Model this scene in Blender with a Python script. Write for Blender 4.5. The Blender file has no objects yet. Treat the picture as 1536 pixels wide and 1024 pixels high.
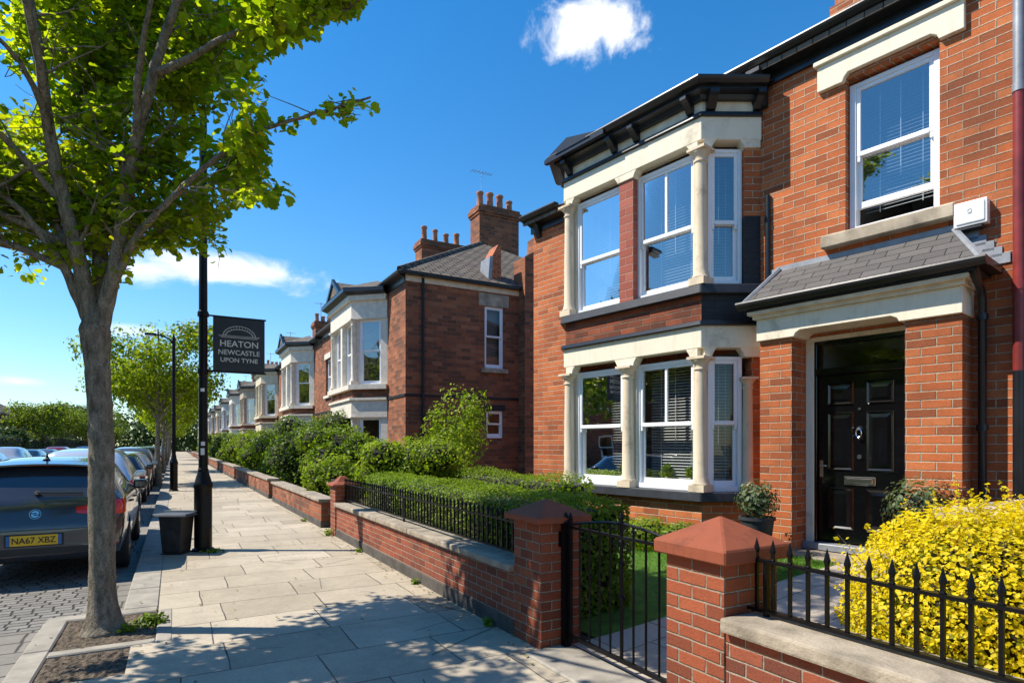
import bpy, bmesh, math, random
import numpy as np
from mathutils import Vector, Matrix
from mathutils.bvhtree import BVHTree
R = math.radians
random.seed(7)
SC = bpy.context.scene
COL = SC.collection
# ---------------------------------------------------------------- frames
TH = R(29.41); CT, ST = math.cos(TH), math.sin(TH)
def cam2w(X, D):                 # metres right / ahead of the viewpoint -> street coordinates
    return (X*CT + D*ST, -X*ST + D*CT)
class Frame:
    def __init__(s, o, ex, ey):
        s.o = Vector((o[0], o[1])); s.ex = Vector(ex).normalized(); s.ey = Vector(ey).normalized()
    def p(s, a, n, z):
        q = s.o + s.ex*a + s.ey*n
        return Vector((q.x, q.y, z))
    def sub(s, p0, p1):
        a = s.p(p0[0], p0[1], 0); b = s.p(p1[0], p1[1], 0); d = (b-a).xy.normalized()
        sg = 1 if s.ex.x*s.ey.y - s.ex.y*s.ey.x > 0 else -1
        return Frame(a.xy, d, (-d.y*sg, d.x*sg))
W = Frame((0, 0), (1, 0), (0, 1))
PH = math.atan((768-40)/900)
_u = cam2w(-math.sin(PH), math.cos(PH)); _n = cam2w(-math.cos(PH), -math.sin(PH))
_o = Vector(_n)*-7.51
H = Frame(_o, _u, _n)            # first house: a along its front, n outward from the main wall
# ---------------------------------------------------------------- objects
ORG = {}
def props(o, label=None, cat=None, group=None, kind=None):
    if label: o['label'] = label
    if cat: o['category'] = cat
    if group: o['group'] = group
    if kind: o['kind'] = kind
    return o
def thing(name, label, cat, loc=(0, 0, 0), group=None):
    o = bpy.data.objects.new(name, None); COL.objects.link(o)
    o.location = loc; o.empty_display_size = .2; ORG[o.name] = Vector(loc)
    return props(o, label, cat, group)
def link(name, me, mat=None, parent=None, org=None):
    o = bpy.data.objects.new(name, me); COL.objects.link(o)
    if mat is not None:
        for m in (mat if isinstance(mat, (list, tuple)) else [mat]): me.materials.append(m)
    if parent is not None:
        o.parent = parent; ORG[o.name] = ORG.get(parent.name, Vector())
    else:
        ORG[o.name] = Vector()
    return o
def copy_tree(o, parent=None, mats=None):
    c = o.copy(); COL.objects.link(c)
    ORG[c.name] = ORG.get(o.name, Vector())
    if parent is not None: c.parent = parent
    if mats and c.type == 'MESH':
        for sl in c.material_slots:
            if sl.material and sl.material.name in mats:
                m = mats[sl.material.name]; sl.link = 'OBJECT'; sl.material = m
    for ch in list(o.children): copy_tree(ch, c, mats)
    return c
def box_uv(me, off=Vector((0, 0, 0))):
    uv = me.uv_layers.new(name='UVMap') if not me.uv_layers else me.uv_layers[0]
    Z = Vector((0, 0, 1))
    vs = me.vertices
    for f in me.polygons:
        n = f.normal
        if abs(n.z) > .97: t, b = Vector((1, 0, 0)), Vector((0, 1, 0))
        else:
            t = Z.cross(n).normalized(); b = n.cross(t).normalized()
            if b.z < 0: b = -b
            if t.x + t.y*1.3 < 0: t = -t
        for li in f.loop_indices:
            p = vs[me.loops[li].vertex_index].co + off
            uv.data[li].uv = (p.dot(t), p.dot(b))
class MB:
    def __init__(s): s.v = []; s.f = []; s.mi = []; s.m = 0
    def add(s, vs, fs):
        k = len(s.v); s.v += [Vector(p) for p in vs]
        for f in fs: s.f.append([i+k for i in f]); s.mi.append(s.m)
    def quad(s, *p): s.add(p, [list(range(len(p)))])
    def box(s, F, a0, a1, n0, n1, z0, z1):
        P = [F.p(a, n, z) for z in (z0, z1) for a, n in ((a0, n0), (a1, n0), (a1, n1), (a0, n1))]
        s.add(P, [[3, 2, 1, 0], [4, 5, 6, 7], [0, 1, 5, 4], [1, 2, 6, 5], [2, 3, 7, 6], [3, 0, 4, 7]])
    def prism(s, F, poly, z0, z1, top=None):
        n = len(poly); top = top or poly
        s.add([F.p(a, b, z0) for a, b in poly] + [F.p(a, b, z1) for a, b in top],
              [list(range(n))[::-1], list(range(n, 2*n))] + [[i, (i+1) % n, n+(i+1) % n, n+i] for i in range(n)])
    def face_prism(s, F, poly, n0, n1):     # poly in (a,z), thickness in n
        k = len(poly)
        s.add([F.p(a, n0, z) for a, z in poly] + [F.p(a, n1, z) for a, z in poly],
              [list(range(k))[::-1], list(range(k, 2*k))] + [[i, (i+1) % k, k+(i+1) % k, k+i] for i in range(k)])
    def sweep(s, F, path, prof, closed=False):
        n = len(path); rings = []
        for i, (a, b) in enumerate(path):
            def nd(j):
                p, q = path[j], path[j+1]; d = Vector((q[0]-p[0], q[1]-p[1])).normalized(); return Vector((-d.y, d.x))
            if i == 0: m = nd(0)
            elif i == n-1: m = nd(n-2)
            else:
                m1, m2 = nd(i-1), nd(i); m = (m1+m2).normalized(); m = m / max(.3, m.dot(m1))
            rings.append([F.p(a+m.x*o, b+m.y*o, z) for o, z in prof])
        k = len(prof); vs = [p for r in rings for p in r]; fs = []
        for i in range(n-1):
            for j in range(k): fs.append([i*k+j, i*k+(j+1) % k, (i+1)*k+(j+1) % k, (i+1)*k+j])
        fs.append(list(range(k))); fs.append([(n-1)*k+j for j in range(k)][::-1])
        s.add(vs, fs)
    def lathe(s, c, prof, n=16, sq=False):
        c = Vector(c); vs = []; fs = []
        for r, z in prof:
            for i in range(n):
                t = 2*math.pi*i/n
                vs.append(c + Vector((r*math.cos(t), r*math.sin(t), z)))
        for j in range(len(prof)-1):
            for i in range(n): fs.append([j*n+i, j*n+(i+1) % n, (j+1)*n+(i+1) % n, (j+1)*n+i])
        fs.append(list(range(n))[::-1]); fs.append([(len(prof)-1)*n+i for i in range(n)])
        s.add(vs, fs)
    def tube(s, pts, rad, n=8):
        pts = [Vector(p) for p in pts]
        if not hasattr(rad, '__len__'): rad = [rad]*len(pts)
        vs = []; fs = []; prev = None
        for i, p in enumerate(pts):
            d = (pts[min(i+1, len(pts)-1)] - pts[max(i-1, 0)]).normalized()
            if prev is None:
                x = d.cross(Vector((.13, .97, .2)) if abs(d.z) > .8 else Vector((0, 0, 1))).normalized()
            else: x = (prev - d*prev.dot(d)).normalized()
            prev = x; y = d.cross(x)
            for k in range(n):
                t = 2*math.pi*k/n; vs.append(p + (x*math.cos(t) + y*math.sin(t))*rad[i])
        for i in range(len(pts)-1):
            for k in range(n): fs.append([i*n+k, i*n+(k+1) % n, (i+1)*n+(k+1) % n, (i+1)*n+k])
        fs.append(list(range(n))[::-1]); fs.append([(len(pts)-1)*n+k for k in range(n)])
        s.add(vs, fs)
    def build(s, name, mat, parent=None, smooth=False, bevel=0, uv=True, segs=1, recalc=True):
        me = bpy.data.meshes.new(name)
        org = ORG.get(parent.name, Vector()) if parent is not None else Vector()
        me.from_pydata([p-org for p in s.v], [], s.f)
        if isinstance(mat, (list, tuple)): me.polygons.foreach_set('material_index', s.mi)
        bm = bmesh.new(); bm.from_mesh(me)
        if recalc: bmesh.ops.recalc_face_normals(bm, faces=bm.faces)
        if bevel:
            es = [e for e in bm.edges if len(e.link_faces) == 2 and e.calc_face_angle(0) > .5]
            bmesh.ops.bevel(bm, geom=es, offset=bevel, segments=segs, profile=.6, affect='EDGES', clamp_overlap=True)
        bm.to_mesh(me); bm.free()
        if smooth:
            me.polygons.foreach_set('use_smooth', [True]*len(me.polygons))
            if smooth != 'all':
                try: me.set_sharp_from_angle(angle=R(40))
                except Exception: pass
        me.update()
        if uv: box_uv(me, org)
        return link(name, me, mat, parent)
# ---------------------------------------------------------------- materials
def lin(r, g, b):
    f = lambda c: (c/255/12.92) if c <= 10.3 else ((c/255+.055)/1.055)**2.4
    return (f(r), f(g), f(b), 1)
MATS = {}
class NT:
    def __init__(s, name):
        s.m = bpy.data.materials.new(name); s.m.use_nodes = True; s.t = s.m.node_tree; s.t.nodes.clear()
        s.out = s.n('ShaderNodeOutputMaterial'); MATS[name] = s.m
    def n(s, typ, **k):
        o = s.t.nodes.new(typ)
        for a, b in k.items(): setattr(o, a, b)
        return o
    def l(s, a, b): s.t.links.new(a, b)
    def put(s, sock, v):
        if hasattr(v, 'is_linked') or hasattr(v, 'links'): s.l(v, sock)
        else: sock.default_value = v
    def math(s, op, a, b=None, c=None, clamp=False):
        o = s.n('ShaderNodeMath', operation=op, use_clamp=clamp); s.put(o.inputs[0], a)
        if b is not None: s.put(o.inputs[1], b)
        if c is not None: s.put(o.inputs[2], c)
        return o.outputs[0]
    def mix(s, f, a, b, blend='MIX'):
        o = s.n('ShaderNodeMix', data_type='RGBA', blend_type=blend); s.put(o.inputs[0], f); s.put(o.inputs[6], a); s.put(o.inputs[7], b)
        return o.outputs[2]
    def ramp(s, f, stops, interp='LINEAR'):
        o = s.n('ShaderNodeValToRGB'); cr = o.color_ramp; cr.interpolation = interp
        while len(cr.elements) < len(stops): cr.elements.new(.5)
        for e, (p, c) in zip(cr.elements, stops): e.position = p; e.color = c if len(c) == 4 else (*c, 1)
        s.put(o.inputs[0], f); return o.outputs[0]
    def noise(s, vec, scale, detail=4, rough=.55, dist=0):
        o = s.n('ShaderNodeTexNoise'); s.l(vec, o.inputs['Vector']); o.inputs['Scale'].default_value = scale
        o.inputs['Detail'].default_value = detail; o.inputs['Roughness'].default_value = rough; o.inputs['Distortion'].default_value = dist
        return o.outputs[0]
    def pos(s): return s.n('ShaderNodeNewGeometry').outputs['Position']
    def obj(s): return s.n('ShaderNodeTexCoord').outputs['Object']
    def uv(s): return s.n('ShaderNodeTexCoord').outputs['UV']
    def bump(s, h, strength=.3, dist=.02, normal=None):
        o = s.n('ShaderNodeBump'); o.inputs['Strength'].default_value = strength; o.inputs['Distance'].default_value = dist
        s.l(h, o.inputs['Height'])
        if normal is not None: s.l(normal, o.inputs['Normal'])
        return o.outputs[0]
    def bsdf(s, col, rough=.6, metal=0., normal=None, spec=.5, coat=0.):
        o = s.n('ShaderNodeBsdfPrincipled'); s.put(o.inputs['Base Color'], col); s.put(o.inputs['Roughness'], rough)
        o.inputs['Metallic'].default_value = metal; o.inputs['Specular IOR Level'].default_value = spec; o.inputs['Coat Weight'].default_value = coat
        o.inputs['Coat Roughness'].default_value = .03
        if normal is not None: s.l(normal, o.inputs['Normal'])
        s.l(o.outputs[0], s.out.inputs[0]); return o
def plain(name, c, rough=.5, metal=0, var=.25, scale=6, bump=.15, bs=60, spec=.5, coat=0, dist=.004):
    t = NT(name); v = t.obj()
    f = t.noise(v, scale, 5)
    d = tuple(x*(1-var) for x in c[:3])+(1,); e = tuple(min(1, x*(1+var)) for x in c[:3])+(1,)
    col = t.ramp(f, [(.3, d), (.7, e)])
    nb = t.bump(t.noise(v, bs, 3), bump, dist) if bump else None
    t.bsdf(col, rough, metal, nb, spec, coat); return t.m
def bricks(name, w, h, mortar, cols, mcol, rough=.85, rand_shift=False, stain=.25, bump=.6, edge=.003, cellbump=0., hdist=.012, staincol=None, gum=False):
    t = NT(name); uv = t.uv()
    wob = t.n('ShaderNodeTexNoise'); t.l(uv, wob.inputs['Vector']); wob.inputs['Scale'].default_value = 5/h*.12; wob.inputs['Detail'].default_value = 4
    wv = t.n('ShaderNodeVectorMath', operation='MULTIPLY_ADD'); t.l(wob.outputs['Color'], wv.inputs[0]); wv.inputs[1].default_value = (.1*h, .1*h, 0); t.l(uv, wv.inputs[2])
    sp = t.n('ShaderNodeSeparateXYZ'); t.l(wv.outputs[0], sp.inputs[0])
    U = t.math('DIVIDE', sp.outputs[0], w); V = t.math('DIVIDE', sp.outputs[1], h)
    row = t.math('FLOOR', V)
    if rand_shift:
        wn = t.n('ShaderNodeTexWhiteNoise', noise_dimensions='1D'); t.l(row, wn.inputs['W']); sh = wn.outputs['Value']
    else: sh = t.math('MULTIPLY', t.math('FLOORED_MODULO', row, 2.), .5)
    uu = t.math('ADD', U, sh); colm = t.math('FLOOR', uu)
    fu = t.math('SUBTRACT', uu, colm); fv = t.math('SUBTRACT', V, row)
    du = t.math('MULTIPLY', t.math('MINIMUM', fu, t.math('SUBTRACT', 1., fu)), w)
    dv = t.math('MULTIPLY', t.math('MINIMUM', fv, t.math('SUBTRACT', 1., fv)), h)
    d = t.math('MINIMUM', du, dv)
    n1 = t.noise(uv, 1.6/h, 4, .65)
    d = t.math('ADD', d, t.math('MULTIPLY', t.math('SUBTRACT', n1, .5), mortar*.9))
    mr = t.n('ShaderNodeMapRange', interpolation_type='SMOOTHSTEP'); t.l(d, mr.inputs[0]); mr.inputs[1].default_value = mortar/2-edge; mr.inputs[2].default_value = mortar/2+edge
    mask = mr.outputs[0]
    cb = t.n('ShaderNodeCombineXYZ'); t.l(colm, cb.inputs[0]); t.l(row, cb.inputs[1])
    wn2 = t.n('ShaderNodeTexWhiteNoise', noise_dimensions='2D'); t.l(cb.outputs[0], wn2.inputs['Vector'])
    k = len(cols); col = t.ramp(wn2.outputs['Value'], [(i/(k-1), c) for i, c in enumerate(cols)])
    n2 = t.noise(uv, .7/h, 5, .7); n3 = t.noise(uv, 6/h, 4, .7)
    col = t.mix(t.math('MULTIPLY', t.math('SUBTRACT', n2, .35, clamp=True), .9), col, tuple(x*.45 for x in cols[0][:3])+(1,))
    col = t.mix(t.math('MULTIPLY', n3, .5), col, tuple(min(1, x*1.35) for x in cols[-1][:3])+(1,))
    mc = t.mix(t.noise(uv, 3/h, 3), tuple(x*.55 for x in mcol[:3])+(1,), tuple(min(1, x*1.2) for x in mcol[:3])+(1,))
    c = t.mix(mask, mc, col)
    st = t.noise(t.pos(), .8, 6, .65)
    sc = staincol or (.05, .04, .035, 1)
    c = t.mix(t.math('MULTIPLY', t.math('SUBTRACT', st, .47, clamp=True), stain*4, clamp=True), c, sc)
    gr = t.noise(uv, 26/h*.1+30, 3, .8); c = t.mix(t.math('MULTIPLY', t.math('SUBTRACT', gr, .52, clamp=True), 2.4, clamp=True), c, tuple(x*.4 for x in cols[1][:3])+(1,))
    if gum:
        vo = t.n('ShaderNodeTexVoronoi'); t.l(uv, vo.inputs['Vector']); vo.inputs['Scale'].default_value = 2.6
        sp_ = t.math('LESS_THAN', vo.outputs['Distance'], .052); c = t.mix(t.math('MULTIPLY', sp_, .55), c, (.12,.105,.09,1))
        vc = t.n('ShaderNodeTexVoronoi', feature='DISTANCE_TO_EDGE'); t.l(wv.outputs[0], vc.inputs['Vector']); vc.inputs['Scale'].default_value = .55
        ck = t.math('MULTIPLY', t.math('LESS_THAN', vc.outputs['Distance'], .0035), t.math('GREATER_THAN', t.noise(uv, .6, 2), .52)); c = t.mix(t.math('MULTIPLY', ck, .7), c, (.09,.08,.06,1))
        bl = t.noise(uv, 2.4, 6, .75); c = t.mix(t.math('MULTIPLY', t.math('SUBTRACT', bl, .5, clamp=True), 2.2, clamp=True), c, (.25,.215,.165,1))
    hh = t.math('ADD', mask, t.math('MULTIPLY', n3, .35))
    if cellbump: hh = t.math('ADD', hh, t.math('MULTIPLY', wn2.outputs['Value'], cellbump))
    t.bsdf(c, rough, 0, t.bump(hh, bump, hdist), .3)
    return t.m
def grimy(name, c, g, amt=.45):
    t = NT(name); v = t.pos(); mp = t.n('ShaderNodeMapping'); t.l(v, mp.inputs[0]); mp.inputs['Scale'].default_value = (1, 1, .22)
    streak = t.noise(mp.outputs[0], 9, 5, .7); spot = t.noise(v, 2.2, 6, .7); fine = t.noise(v, 45, 4, .7)
    col = t.mix(t.math('MULTIPLY', t.math('SUBTRACT', streak, .50, clamp=True), amt*6, clamp=True), c, tuple(a*.55+b*.45 for a, b in zip(c, g)))
    col = t.mix(t.math('MULTIPLY', t.math('SUBTRACT', spot, .56, clamp=True), amt*9, clamp=True), col, g)
    col = t.mix(t.math('MULTIPLY', t.math('SUBTRACT', fine, .58, clamp=True), 3., clamp=True), col, tuple(x*.7 for x in c[:3])+(1,))
    t.bsdf(col, .8, 0, t.bump(t.math('ADD', fine, t.math('MULTIPLY', spot, .6)), .35, .006), .3); return t.m
def leafmat(name, stops, trans=.35, rough=.45, tint=(1.25, 1.35, .5)):
    t = NT(name); g = t.n('ShaderNodeNewGeometry')
    col = t.ramp(g.outputs['Random Per Island'], stops)
    big = t.noise(g.outputs['Position'], 1.7, 3)
    col = t.mix(t.math('MULTIPLY', t.math('SUBTRACT', big, .3, clamp=True), .8), col, tuple(x*.6 for x in stops[0][1][:3])+(1,))
    b = t.n('ShaderNodeBsdfPrincipled'); t.l(col, b.inputs['Base Color']); b.inputs['Roughness'].default_value = rough; b.inputs['Specular IOR Level'].default_value = .2
    tr = t.n('ShaderNodeBsdfTranslucent'); tc = t.mix(1., col, (*tint, 1), 'MULTIPLY'); t.l(tc, tr.inputs[0])
    mx = t.n('ShaderNodeMixShader'); mx.inputs[0].default_value = trans
    t.l(b.outputs[0], mx.inputs[1]); t.l(tr.outputs[0], mx.inputs[2]); t.l(mx.outputs[0], t.out.inputs[0]); return t.m
def glassmat(name, ior=1.6, tint=(1, 1, 1), gain=1.8, wav=.0, base=.0):
    t = NT(name)
    fr = t.n('ShaderNodeFresnel'); fr.inputs[0].default_value = ior
    f = t.math('MULTIPLY_ADD', fr.outputs[0], gain, base, clamp=True)
    tr = t.n('ShaderNodeBsdfTransparent'); tr.inputs[0].default_value = (*tint, 1)
    gl = t.n('ShaderNodeBsdfGlossy'); gl.inputs['Roughness'].default_value = .02
    if wav: t.l(t.bump(t.noise(t.obj(), 1.3, 2), wav, .05), gl.inputs['Normal'])
    mx = t.n('ShaderNodeMixShader'); t.l(f, mx.inputs[0]); t.l(tr.outputs[0], mx.inputs[1]); t.l(gl.outputs[0], mx.inputs[2])
    t.l(mx.outputs[0], t.out.inputs[0]); return t.m
M = dict(
 brick=bricks('orange_brick', .27, .090, .011, [(.12,.026,.013,1),(.31,.066,.020,1),(.42,.096,.027,1),(.45,.108,.031,1),(.49,.125,.037,1),(.56,.18,.062,1)], (.60,.49,.35,1), stain=.5, bump=1., staincol=(.085,.035,.02,1)),
 pier=bricks('pier_brick', .20, .076, .010, [(.075,.022,.014,1),(.22,.052,.024,1),(.29,.070,.029,1),(.35,.092,.038,1)], (.36,.30,.22,1), stain=.4, bump=.9),
 gwall=bricks('garden_wall_brick', .205, .073, .009, [(.065,.021,.015,1),(.19,.045,.024,1),(.26,.062,.030,1),(.33,.088,.040,1)], (.44,.37,.28,1), stain=.4, bump=.9),
 brick2=bricks('brown_brick', .33, .125, .015, [(.028,.015,.010,1),(.095,.033,.017,1),(.19,.052,.022,1),(.25,.070,.027,1),(.31,.092,.035,1),(.40,.15,.07,1)], (.27,.21,.155,1), stain=.55, bump=.9),
 slab=bricks('paving_slab', .92, .68, .011, [(.27,.226,.16,1),(.40,.34,.25,1),(.49,.42,.315,1),(.34,.285,.205,1),(.44,.378,.28,1)], (.075,.065,.05,1), rand_shift=True, stain=.42, bump=.4, edge=.004, cellbump=.3, hdist=.01, staincol=(.20,.17,.13,1), gum=True),
 setts=bricks('road_setts', .17, .115, .018, [(.13,.125,.115,1),(.19,.18,.165,1),(.25,.235,.21,1)], (.05,.046,.04,1), rand_shift=True, stain=.25, bump=.8, edge=.008, hdist=.02),
 channel=bricks('gutter_setts', .26, .30, .022, [(.17,.16,.14,1),(.24,.22,.19,1)], (.07,.06,.05,1), rand_shift=True, stain=.3, bump=.6, edge=.008),
 pathslab=bricks('path_slab', .6, .6, .010, [(.38,.32,.25,1),(.47,.40,.32,1)], (.1,.09,.07,1), stain=.25, bump=.25),
 tile=bricks('roof_tile', .19, .135, .010, [(.095,.08,.065,1),(.16,.135,.105,1),(.20,.165,.13,1)], (.03,.026,.022,1), stain=.35, bump=1., hdist=.03),
 slate=bricks('porch_slate', .30, .13, .006, [(.075,.07,.066,1),(.11,.10,.095,1),(.13,.12,.112,1)], (.03,.03,.03,1), stain=.2, bump=.9, hdist=.02),
 blackbrick=bricks('black_painted_brick', .27, .090, .014, [(.012,.013,.016,1),(.02,.021,.024,1)], (.03,.03,.033,1), stain=.1, rough=.5),
 stone=grimy('painted_stone', (.80,.72,.56,1), (.36,.30,.21,1)),
 colstone=grimy('column_sandstone', (.70,.58,.42,1), (.30,.24,.17,1), .55),
 white=plain('white_window_paint', (.82,.83,.84,1), .35, var=.03, bump=0, spec=.5),
 cream2=plain('aged_cream_paint', (.72,.62,.46,1), .7, var=.16, bump=.25, bs=30),
 blackp=plain('black_gloss_paint', (.012,.013,.016,1), .32, var=.3, bump=.12, bs=25),
 sillb=plain('black_sill_paint', (.022,.024,.03,1), .5, var=.4, bump=.4, bs=35),
 iron=plain('black_iron', (.004,.0043,.005,1), .34, var=.4, bump=.2, bs=120, spec=.22),
 doorp=plain('black_door_paint', (.0035,.0037,.0045,1), .12, var=.2, bump=.03, bs=9, coat=.3),
 chrome=plain('brushed_chrome', (.75,.74,.72,1), .22, 1, var=.08, bump=0),
 coping=plain('stone_coping', (.30,.25,.185,1), .9, var=.4, scale=5, bump=.6, bs=45, dist=.01),
 sillstone=plain('weathered_sill_stone', (.36,.30,.22,1), .9, var=.5, scale=3.5, bump=.5, bs=45),
 cap=grimy('terracotta_cap', (.26,.07,.033,1), (.075,.03,.02,1), .6),
 plinth=plain('dark_plinth', (.075,.065,.055,1), .9, var=.4, scale=5, bump=.5, bs=30),
 kerb=plain('granite_kerb', (.30,.27,.22,1), .85, var=.25, scale=5, bump=.5, bs=80),
 soil=plain('pit_soil', (.115,.085,.055,1), .95, var=.8, scale=45, bump=.9, bs=110, dist=.012),
 earth=plain('garden_earth', (.07,.05,.032,1), .95, var=.5, scale=6, bump=.8, bs=30, dist=.02),
 field=plain('ground_cover', (.09,.10,.04,1), .95, var=.4, scale=.4, bump=.3, bs=3),
 lead=plain('lead_flashing', (.27,.285,.31,1), .5, .3, var=.2, bump=.3, bs=20),
 pipered=plain('red_pipe_paint', (.23,.03,.025,1), .35, var=.3, scale=4, bump=.1),
 darkblind=plain('dark_blind_slat', (.55,.54,.51,1), .5, var=.05, bump=0),
 room=plain('room_plaster', (.30,.28,.25,1), .9, var=.1, bump=0),
 blind=plain('blind_slat', (.72,.71,.68,1), .5, var=.05, bump=0),
 pot=plain('chimney_pot_clay', (.36,.15,.075,1), .85, var=.3, scale=3, bump=.3),
 alarm=plain('alarm_plastic', (.85,.85,.84,1), .4, var=.04, bump=0),
 fpot=plain('planter_plastic', (.03,.032,.038,1), .55, var=.3, bump=.1),
 binp=plain('bin_plastic', (.028,.026,.024,1), .6, var=.5, scale=8, bump=.3),
 bark=None, glass=glassmat('window_glass', 1.5, (.82,.85,.85), 1.1, .03, .02), glassup=glassmat('upper_window_glass', 1.45, (.66,.74,.82), .45, .05, .30),
 core=plain('dark_filler', (.022,.02,.011,1), .95, var=.5, bump=.5, bs=20),  # twig-dark filler added inside foliage to block light; also colours the garden gate
 letter=plain('pale_lettering', (.62,.62,.60,1), .6, var=.05, bump=0),
 sign=plain('sign_panel', (.018,.020,.026,1), .5, var=.2, bump=.05),
 sticker=plain('white_sticker', (.7,.7,.7,1), .5, var=.2, bump=0),
)
def barkmat():
    t = NT('tree_bark'); v = t.obj()
    mp = t.n('ShaderNodeMapping'); t.l(v, mp.inputs[0]); mp.inputs['Scale'].default_value = (1, 1, .35)
    n1 = t.noise(mp.outputs[0], 22, 6, .7); n2 = t.noise(v, 5, 5, .6); n3 = t.noise(v, 70, 3, .6)
    c = t.ramp(n1, [(.3, (.09,.07,.05,1)), (.5, (.26,.22,.165,1)), (.72, (.44,.38,.29,1))])
    c = t.mix(t.math('MULTIPLY', t.math('SUBTRACT', n2, .45, clamp=True), 1.6, clamp=True), c, (.20,.20,.12,1))
    c = t.mix(t.math('MULTIPLY', t.math('SUBTRACT', n3, .5, clamp=True), 3., clamp=True), c, (.07,.055,.04,1))
    t.bsdf(c, .9, 0, t.bump(t.math('ADD', n1, t.math('MULTIPLY', n3, .4)), 1., .045), .2); return t.m
M['bark'] = barkmat()
M['leaf'] = leafmat('tree_leaf', [(0, (.11,.19,.012,1)), (.45, (.22,.32,.016,1)), (.85, (.33,.41,.022,1)), (1, (.46,.49,.03,1))], .65, tint=(2.1, 1.9, .4))
M['leaf2'] = leafmat('street_tree_leaf', [(0, (.11,.17,.012,1)), (.6, (.20,.28,.018,1)), (1, (.32,.38,.03,1))], .55, tint=(1.8, 1.7, .45))
M['leaff'] = leafmat('far_tree_leaf', [(0, (.08,.12,.02,1)), (.6, (.16,.22,.03,1)), (1, (.26,.32,.04,1))], .45, tint=(1.6, 1.6, .5))
M['leafd'] = leafmat('dark_tree_leaf', [(0, (.04,.07,.022,1)), (1, (.10,.15,.04,1))], .35)
M['hedge'] = leafmat('box_hedge_leaf', [(0, (.10,.17,.010,1)), (.6, (.21,.31,.02,1)), (1, (.34,.42,.05,1))], .45)
M['shrub'] = leafmat('shrub_leaf', [(0, (.07,.13,.010,1)), (.5, (.16,.25,.018,1)), (.9, (.26,.34,.025,1)), (1, (.38,.42,.04,1))], .45)
M['shrubl'] = leafmat('light_shrub_leaf', [(0, (.13,.20,.012,1)), (.6, (.26,.35,.025,1)), (1, (.40,.45,.05,1))], .5)
M['shrubd'] = leafmat('dark_shrub_leaf', [(0, (.05,.09,.014,1)), (.7, (.11,.18,.028,1)), (1, (.2,.27,.06,1))], .4)
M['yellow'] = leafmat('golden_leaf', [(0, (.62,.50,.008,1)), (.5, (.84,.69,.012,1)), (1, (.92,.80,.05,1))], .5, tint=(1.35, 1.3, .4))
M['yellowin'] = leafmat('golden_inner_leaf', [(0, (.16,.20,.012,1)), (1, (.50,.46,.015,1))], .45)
M['silver'] = leafmat('grey_green_leaf', [(0, (.05,.08,.03,1)), (.7, (.13,.17,.075,1)), (1, (.24,.28,.15,1))], .25)
M['rust'] = leafmat('reddish_leaf', [(0, (.12,.06,.02,1)), (1, (.26,.13,.05,1))], .3)
M['litter'] = leafmat('dry_leaf', [(0, (.16,.10,.04,1)), (.6, (.30,.22,.07,1)), (1, (.34,.32,.08,1))], .1)
M['grass'] = leafmat('grass_blade', [(0, (.06,.16,.006,1)), (1, (.15,.30,.015,1))], .45)
M['lawn'] = plain('lawn_base', (.06,.14,.01,1), .95, var=.4, scale=5, bump=.8, bs=60)
# ---------------------------------------------------------------- foliage
LEAF8 = (np.array([(0,0,0),(.26,.06,.05),(.48,.42,.13),(.30,.60,.08),(.34,.80,.10),(0,1.05,-.06),(-.34,.80,.10),(-.30,.60,.08),(-.48,.42,.13),(-.26,.06,.05)]), [[0,1,2,3],[0,3,4,5],[0,5,6,7],[0,7,8,9]])
LEAF4 = (np.array([(0,0,0),(.34,.45,.10),(0,1,0),(-.34,.45,.10)]), [[0,1,2],[0,2,3]])
BLADE = (np.array([(-.05,0,0),(.05,0,0),(0,1,0)]), [[0,1,2]])
def leaves(name, P, N, size, mat, parent=None, tpl=LEAF4, seed=0, up=.0, axis=None, spread=.6, extra=None):
    rng = np.random.default_rng(seed)
    P = np.asarray(P, float); n = len(P); N = np.asarray(N, float)
    size = np.broadcast_to(np.asarray(size, float), (n,))*rng.uniform(.5, 1.35, n)
    nn = N/np.linalg.norm(N, axis=1, keepdims=True) + rng.normal(0, spread, (n, 3)); nn[:, 2] += up
    nn /= np.linalg.norm(nn, axis=1, keepdims=True)
    ax = rng.normal(0, 1, (n, 3)) if axis is None else np.asarray(axis, float) + rng.normal(0, .45, (n, 3))
    ax -= nn*(ax*nn).sum(1, keepdims=True); ax /= np.linalg.norm(ax, axis=1, keepdims=True)
    bx = np.cross(ax, nn)
    T, F = tpl; k = len(T)
    V = P[:, None, :] + size[:, None, None]*(T[None, :, 0:1]*bx[:, None, :] + T[None, :, 1:2]*ax[:, None, :] + T[None, :, 2:3]*nn[:, None, :])
    org = ORG.get(parent.name, Vector()) if parent is not None else Vector()
    V = V.reshape(-1, 3) - np.array(org)
    me = bpy.data.meshes.new(name)
    me.vertices.add(n*k); me.vertices.foreach_set('co', V.ravel())
    tot = [len(f) for f in F]; flat = np.concatenate([np.array(f) for f in F])
    L = (np.arange(n)[:, None]*k + flat[None, :]).ravel()
    me.loops.add(len(L)); me.loops.foreach_set('vertex_index', L)
    me.polygons.add(n*len(F))
    cnt = np.tile(np.array(tot), n); st = np.concatenate([[0], np.cumsum(cnt)[:-1]])
    me.polygons.foreach_set('loop_start', st); me.polygons.foreach_set('loop_total', cnt)
    me.update(calc_edges=True); me.validate()
    return link(name, me, mat, parent)
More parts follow.
